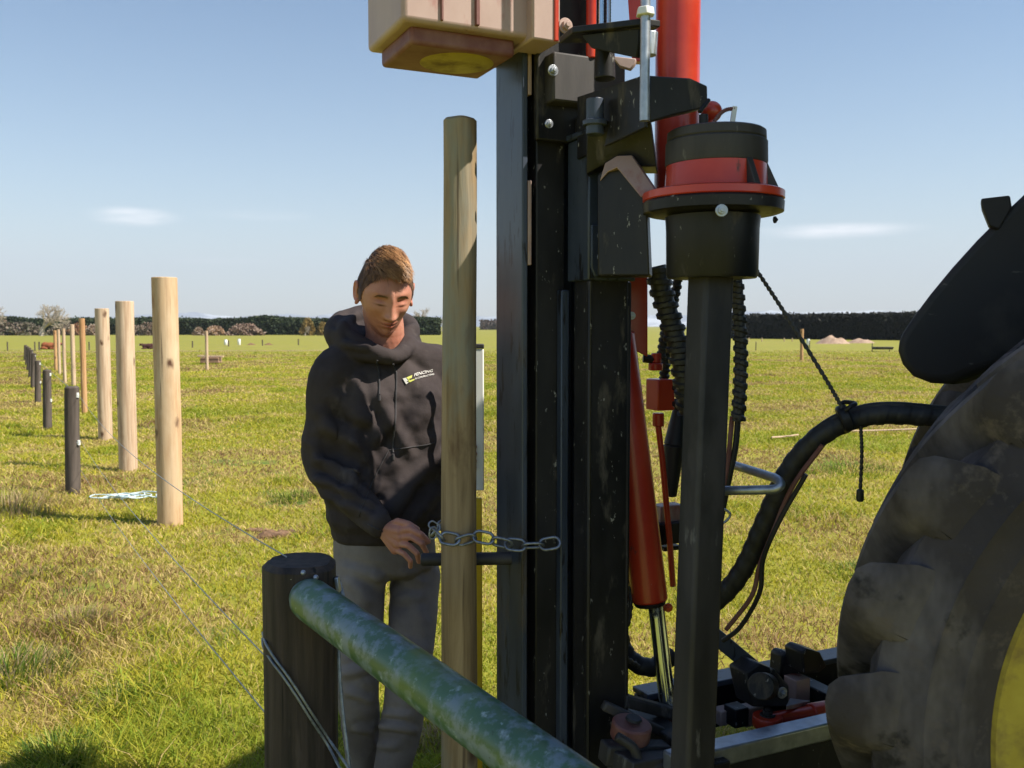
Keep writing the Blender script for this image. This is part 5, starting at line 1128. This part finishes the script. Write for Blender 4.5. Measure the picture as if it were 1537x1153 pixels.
# hair
def build_hair():
    n = 42000; d = rng.normal(0, 1, (n,3)); d /= np.linalg.norm(d, axis=1)[:,None]; Pn = head_surface(d)
    x, y, z = Pn.T; ax = np.abs(x)
    az_ = np.degrees(np.arctan2(ax/.0715, -y/.0985)); line = np.interp(az_, LX, LY) + rng.normal(0, .0028, n)
    k = (z > line); Pn = Pn[k]; d = d[k]; n = len(Pn); x, y, z = Pn.T; ax = np.abs(x)
    nrm = d/np.array([.0755,.0985,.118])**1; nrm /= np.linalg.norm(nrm, axis=1)[:,None]
    top = np.clip((z-.058)/.03, 0, 1)*np.clip(1.25-ax/.062, 0, 1)
    L_ = (.008 + .003*rng.random(n)) + (.016+.012*rng.random(n))*top*np.clip(1.1-(y+.02)*4, .5, 1.5)
    flow = np.stack([np.full(n, .85)*top + .1*np.sign(x)*(1-top), -1.0*top + .35*(1-top), -.9*(1-top) + .25*top], 1) + rng.normal(0, .16, (n,3))
    clump = np.stack([np.array([mnoise.noise(Vector((p[0]*150, p[1]*110, p[2]*110+s))) for p in Pn]) for s in (0, 30, 60)], 1)*.40; flow = flow + clump
    flow -= nrm*np.sum(flow*nrm, 1)[:,None]; flow /= np.linalg.norm(flow, axis=1)[:,None]
    up = (.20 + .50*top + .1*rng.random(n))[:,None]
    p0 = Pn - nrm*.001; p1 = Pn + (flow*.45 + nrm*up*1.0)*L_[:,None]; p2 = Pn + (flow*1.05 + nrm*up*(.62))*L_[:,None] + nrm*.002
    w_ = np.cross(flow, nrm); w_ /= np.linalg.norm(w_, axis=1)[:,None]; w_ *= (.00065+.0002*top)[:,None]
    V = np.stack([p0-w_, p0+w_, p1-w_*.9, p1+w_*.9, p2-w_*.25, p2+w_*.25], 1).reshape(-1,3); b = np.arange(n)*6
    Fq = np.concatenate([np.stack([b, b+1, b+3, b+2], 1), np.stack([b+2, b+3, b+5, b+4], 1)])
    Mh = np.array(HM); V = V @ Mh[:3,:3].T + Mh[:3,3]
    o = from_arrays('hair', V, Fq, m_hair, man); c = (.55+.9*rng.random((n,1)))*(.50+.75*top[:,None]); c = np.hstack([c*1.05, c*.98, c*.92]); set_tint(o.data, np.repeat(c, 6, 0))
    # eyebrows
    m = 420; t = rng.random(m); s = np.where(rng.random(m) < .5, -1, 1); bx = s*(.013+.036*t); bz = .0235+.0040*np.sin(t*2.2)-.004*(t > .8)*(t-.8)*5+rng.normal(0,.0015,m)
    dd = np.stack([bx/.0755, -np.ones(m)*.9, bz/.118], 1); dd /= np.linalg.norm(dd, axis=1)[:,None]; Q = head_surface(dd)
    dr = np.stack([s*.006, np.zeros(m), .0015*(1-1.6*t)], 1); w_ = np.array([0,0,.0005]); off = np.array([0,-.0016,0])
    V = np.stack([Q+off-w_, Q+off+w_, Q+off+dr+w_*.2+np.stack([0*s,-.001+0*s,0*s],1), Q+off+dr-w_*.2+np.stack([0*s,-.001+0*s,0*s],1)], 1).reshape(-1,3)
    V = (V @ Mh[:3,:3].T + Mh[:3,3]).reshape(-1, 4, 3)
    for sg in (-1, 1):
        Vs = V[s == sg].reshape(-1, 3); o = from_arrays('eyebrow', Vs, (np.arange(len(Vs)//4)*4)[:,None]+np.arange(4), m_hair, man); set_tint(o.data, np.full((len(Vs),3), 1.0))
build_hair()

# sweatshirt
hb_ = bmesh.new()
rings_loft(hb_, [(P(578, 806, 2.77), .150, .110, YW), (P(578, 800, 2.77), .156, .116, YW), (P(578, 788, 2.77), .158, .118, YW), (P(579, 775, 2.765), .176, .134, YW), (P(580, 745, 2.765), .180, .138, YW), (P(581, 690, 2.77), .180, .134, YW), (P(583, 630, 2.775), .186, .136, YW), (P(583, 590, 2.78), .190, .130, YW), (P(581, 560, 2.79), .172, .112, YW), (P(579, 540, 2.80), .120, .095, YW), (P(578, 524, 2.80), .078, .078, YW)], 48)
limb(hb_, [P(540, 545, 2.76), SHR, ELR.lerp(SHR, .5), ELR, ELR.lerp(WRR, .55), WRR.lerp(ELR, .10)], [.068, .069, .062, .056, .050, .040])
limb(hb_, [WRR.lerp(ELR, .16), WRR.lerp(ELR, .02)], [.037, .034])
limb(hb_, [P(625, 545, 2.80), SHL, ELL.lerp(SHL, .5), ELL, ELL.lerp(WRL, .55), WRL.lerp(ELL, .12)], [.070, .075, .070, .062, .052, .040])
hood = [P(590, 537, 2.665), P(562, 530, 2.665), P(534, 521, 2.69), P(514, 508, 2.75), P(512, 494, 2.83), P(535, 483, 2.90), P(580, 480, 2.95), P(606, 486, 2.93), P(616, 499, 2.87), P(614, 515, 2.79), P(604, 528, 2.71), P(590, 537, 2.665)]
limb(hb_, hood, [.020, .027, .036, .044, .046, .046, .044, .034, .028, .026, .024, .020], 5)
limb(hb_, [P(520, 525, 2.76), P(545, 520, 2.88), P(590, 522, 2.93)], [.05, .075, .075], 5)
limb(hb_, [P(612, 528, 2.80), P(600, 520, 2.90)], [.045, .07], 4)
hme = remesh(hb_, .0058, 5, .5)
FOLD = [(560,575,618,690,9,.008), (600,610,560,668,10,.009), (640,600,588,716,13,.012), (652,640,598,742,12,.011), (655,690,575,785,12,.013), (655,735,612,795,9,.010), (540,690,520,770,10,.010), (556,700,546,742,6,.008),
  (476,640,545,668,11,.011), (470,690,548,716,8,.012), (468,716,530,742,7,.010), (480,742,565,775,9,.008), (500,735,575,762,5,.009), (500,590,545,640,12,.009), (530,560,548,640,12,.010), (478,610,512,660,9,.007),
  (604,540,640,600,10,.005), (655,560,640,640,12,.006), (520,640,560,700,9,.009), (590,742,560,800,8,.008), (630,760,600,800,7,.008), (462,660,480,700,8,.006),
  (505,500,540,470,6,.008), (515,516,560,522,5,.006), (600,505,626,490,5,.006), (500,480,530,498,5,.006)]
folds(hme, FOLD, 1.35); clothnoise(hme, .0035, 6.5, 3, (1, 1, .6)); clothnoise(hme, .0012, 22, 8)
hoodie = bpy.data.objects.new('sweatshirt', hme); hme.materials.append(m_hood); link(hoodie, man)
bvh = BVHTree.FromPolygons([v.co.copy() for v in hme.vertices], [tuple(p.vertices) for p in hme.polygons])
def onsurf(px, py, off=.001, tree=None):
    d = (P(px, py, 1.0)-Vector((0,0,CAMH))).normalized(); h = (tree or bvh).ray_cast(Vector((0,0,CAMH)), d)
    if h[0] is None: return None
    n_ = h[1] if h[1].dot(d) < 0 else -h[1]
    return h[0] + n_*off
def surf_tube(pts, r, name, mat, off=None, n=10, parent=None, seg=8, mod=None):
    out = []
    for i in range(len(pts)-1):
        for k in range(n):
            t = k/n; q = onsurf(pts[i][0]*(1-t)+pts[i+1][0]*t, pts[i][1]*(1-t)+pts[i+1][1]*t, r*.8 if off is None else off)
            if q: out.append(q)
    mb = MB(); mb.tube(out, r, seg, mod=mod); return mb.build(name, mat, parent or man)
surf_tube([(567, 540), (566, 545), (569, 560), (569.5, 596)], .0028, 'drawstring', m_cord)
surf_tube([(590, 545), (595, 560), (594, 600), (592, 640), (590, 684)], .0028, 'drawstring', m_cord)
for q in ((569.5, 597), (590, 686)):
    c = onsurf(*q, .003); mb = MB(); mb.cyl(c+Vector((0,0,.008)), c-Vector((0,0,.008)), .0042, seg=10); mb.build('cord_end', m_cord, man)
surf_tube([(585, 676), (610, 672), (640, 668), (654, 664)], .0016, 'pocket_seam', m_cord); surf_tube([(584, 676), (560, 720), (536, 782)], .0014, 'pocket_seam', m_cord)
surf_tube([(553, 787), (578, 800), (620, 806), (650, 803)], .0018, 'hem_seam', m_cord); 
# print on the left chest
def flat(polys_px, name, mat, off=.0022):
    mb = MB()
    for poly in polys_px:
        vs_ = []
        for q in poly:
            h = onsurf(q[0], q[1], off)
            if h is None: return
            vs_.append(mb.bm.verts.new(h))
        mb.bm.faces.new(vs_)
    o = mb.build(name, mat, hoodie, smooth=False); s = o.modifiers.new('s', 'SOLIDIFY'); s.thickness = .0012; s.offset = 0; return o
flat([[(604.5,568.5),(609,567.2),(612.5,571.5),(610,573.2),(613.5,574.2),(609.6,577.2)]], 'emblem', m_logo_w)
flat([[(609.8,567),(618.2,563.4),(617.4,567.8),(613.2,569.2),(615.2,571),(621.8,569),(621.4,571),(614.6,574.2),(612.2,572.2),(613.2,571)]], 'emblem', m_logo_g)
def chest_text(body_, px0, py0, hpx, wpx, ang, name):
    cu = bpy.data.curves.new('t', 'FONT'); cu.body = body_; cu.size = 1; cu.resolution_u = 2; to = bpy.data.objects.new('t', cu); COL.objects.link(to)
    dg = bpy.context.evaluated_depsgraph_get(); me = bpy.data.meshes.new_from_object(to.evaluated_get(dg)); bpy.data.objects.remove(to)
    V = coords(me); mxv, mnv = V.max(0), V.min(0); V = (V-mnv)/(mxv-mnv+1e-9); ca, sa = math.cos(ang), math.sin(ang); out = []
    for v in V:
        u = v[0]*wpx; t = v[1]*hpx; h = onsurf(px0+u*ca-t*sa*.0+t*.12, py0-u*sa-t, .0026); out.append(tuple(h) if h else (0,0,0))
    me.vertices.foreach_set('co', np.array(out, np.float32).ravel()); me.update(); me.materials.clear(); me.materials.append(m_logo_w); me.name = name
    o = bpy.data.objects.new(name, me); link(o, hoodie); s = o.modifiers.new('s', 'SOLIDIFY'); s.thickness = .0008; s.offset = 0
chest_text('FENCING', 621, 565.6, 4.6, 28.5, R(13.5), 'chest_lettering')
chest_text('& CONTRACTING', 622.5, 570.2, 2.6, 29, R(13.5), 'chest_lettering')

# trousers
tb_ = bmesh.new()
rings_loft(tb_, [(P(578, 862, 2.77), .10, .08, YW), (P(578, 850, 2.77), .150, .108, YW), (P(578, 800, 2.77), .150, .106, YW), (P(578, 785, 2.77), .140, .10, YW)])
limb(tb_, [HIPR+Vector((-.005,0,-.02)), HIPR.lerp(KNR, .5)+Vector((-.004,0,0)), KNR, KNR.lerp(ANR, .45), ANR+Vector((0,0,.05)), ANR+Vector((0,0,.005))], [.078, .071, .060, .056, .052, .057])
limb(tb_, [HIPL+Vector((.0,0,-.02)), HIPL.lerp(KNL, .5)+Vector((.004,0,0)), KNL, KNL.lerp(ANL, .45), ANL+Vector((0,0,.05)), ANL+Vector((0,0,.005))], [.077, .070, .062, .058, .053, .057])
tme = remesh(tb_, .0062, 4, .5)
TF = [(510,845,575,870,7,.007), (520,870,560,905,8,.007), (560,860,590,890,7,.008), (600,860,640,880,8,.006), (590,900,640,890,7,.005), (505,930,570,945,8,.006), (515,960,565,990,6,.008), (510,1010,565,1000,7,.009), (520,1040,560,1050,6,.008), (585,960,650,980,9,.006), (590,1010,640,1000,7,.008), (562,1088,625,1098,5,.010), (560,1065,620,1075,5,.006), (560,1115,600,1120,6,.007), (530,1090,560,1100,6,.009), (630,900,640,980,9,.006), (540,900,545,980,10,.005)]
folds(tme, TF, 1.0); clothnoise(tme, .004, 7, 5, (1,1,.7))
trousers = bpy.data.objects.new('trousers', tme); tme.materials.append(m_trouser); link(trousers, man)
bvt = BVHTree.FromPolygons([v.co.copy() for v in tme.vertices], [tuple(p.vertices) for p in tme.polygons])
for AN, nm in ((ANR, 0), (ANL, 1)):
    ft = bmesh.new(); fd = Vector((math.sin(R(10)), -math.cos(R(10)), 0)); c = Vector((AN.x, AN.y, 0))
    limb(ft, [c+Vector((0,0,.20)), c+Vector((0,0,.10)), c+Vector((0,0,.055))-fd*.02], [.046, .045, .044])
    limb(ft, [c+Vector((0,0,.05))-fd*.04, c+fd*.09+Vector((0,0,.055)), c+fd*.19+Vector((0,0,.042))], [.042, .046, .040])
    m_ = remesh(ft, .006, 3); Vb = coords(m_); Vb[:,2] = np.maximum(Vb[:,2], .012); setco(m_, Vb); o = bpy.data.objects.new('boot', m_); m_.materials.append(m_boot); link(o, man)
    mb = MB(); mb.box(c+fd*.075+Vector((0,0,.006)), (.092, .29, .022), Matrix.Rotation(R(10), 3, 'Z')); mb.build('boot_sole', m_rubber, o, bevel=.012)
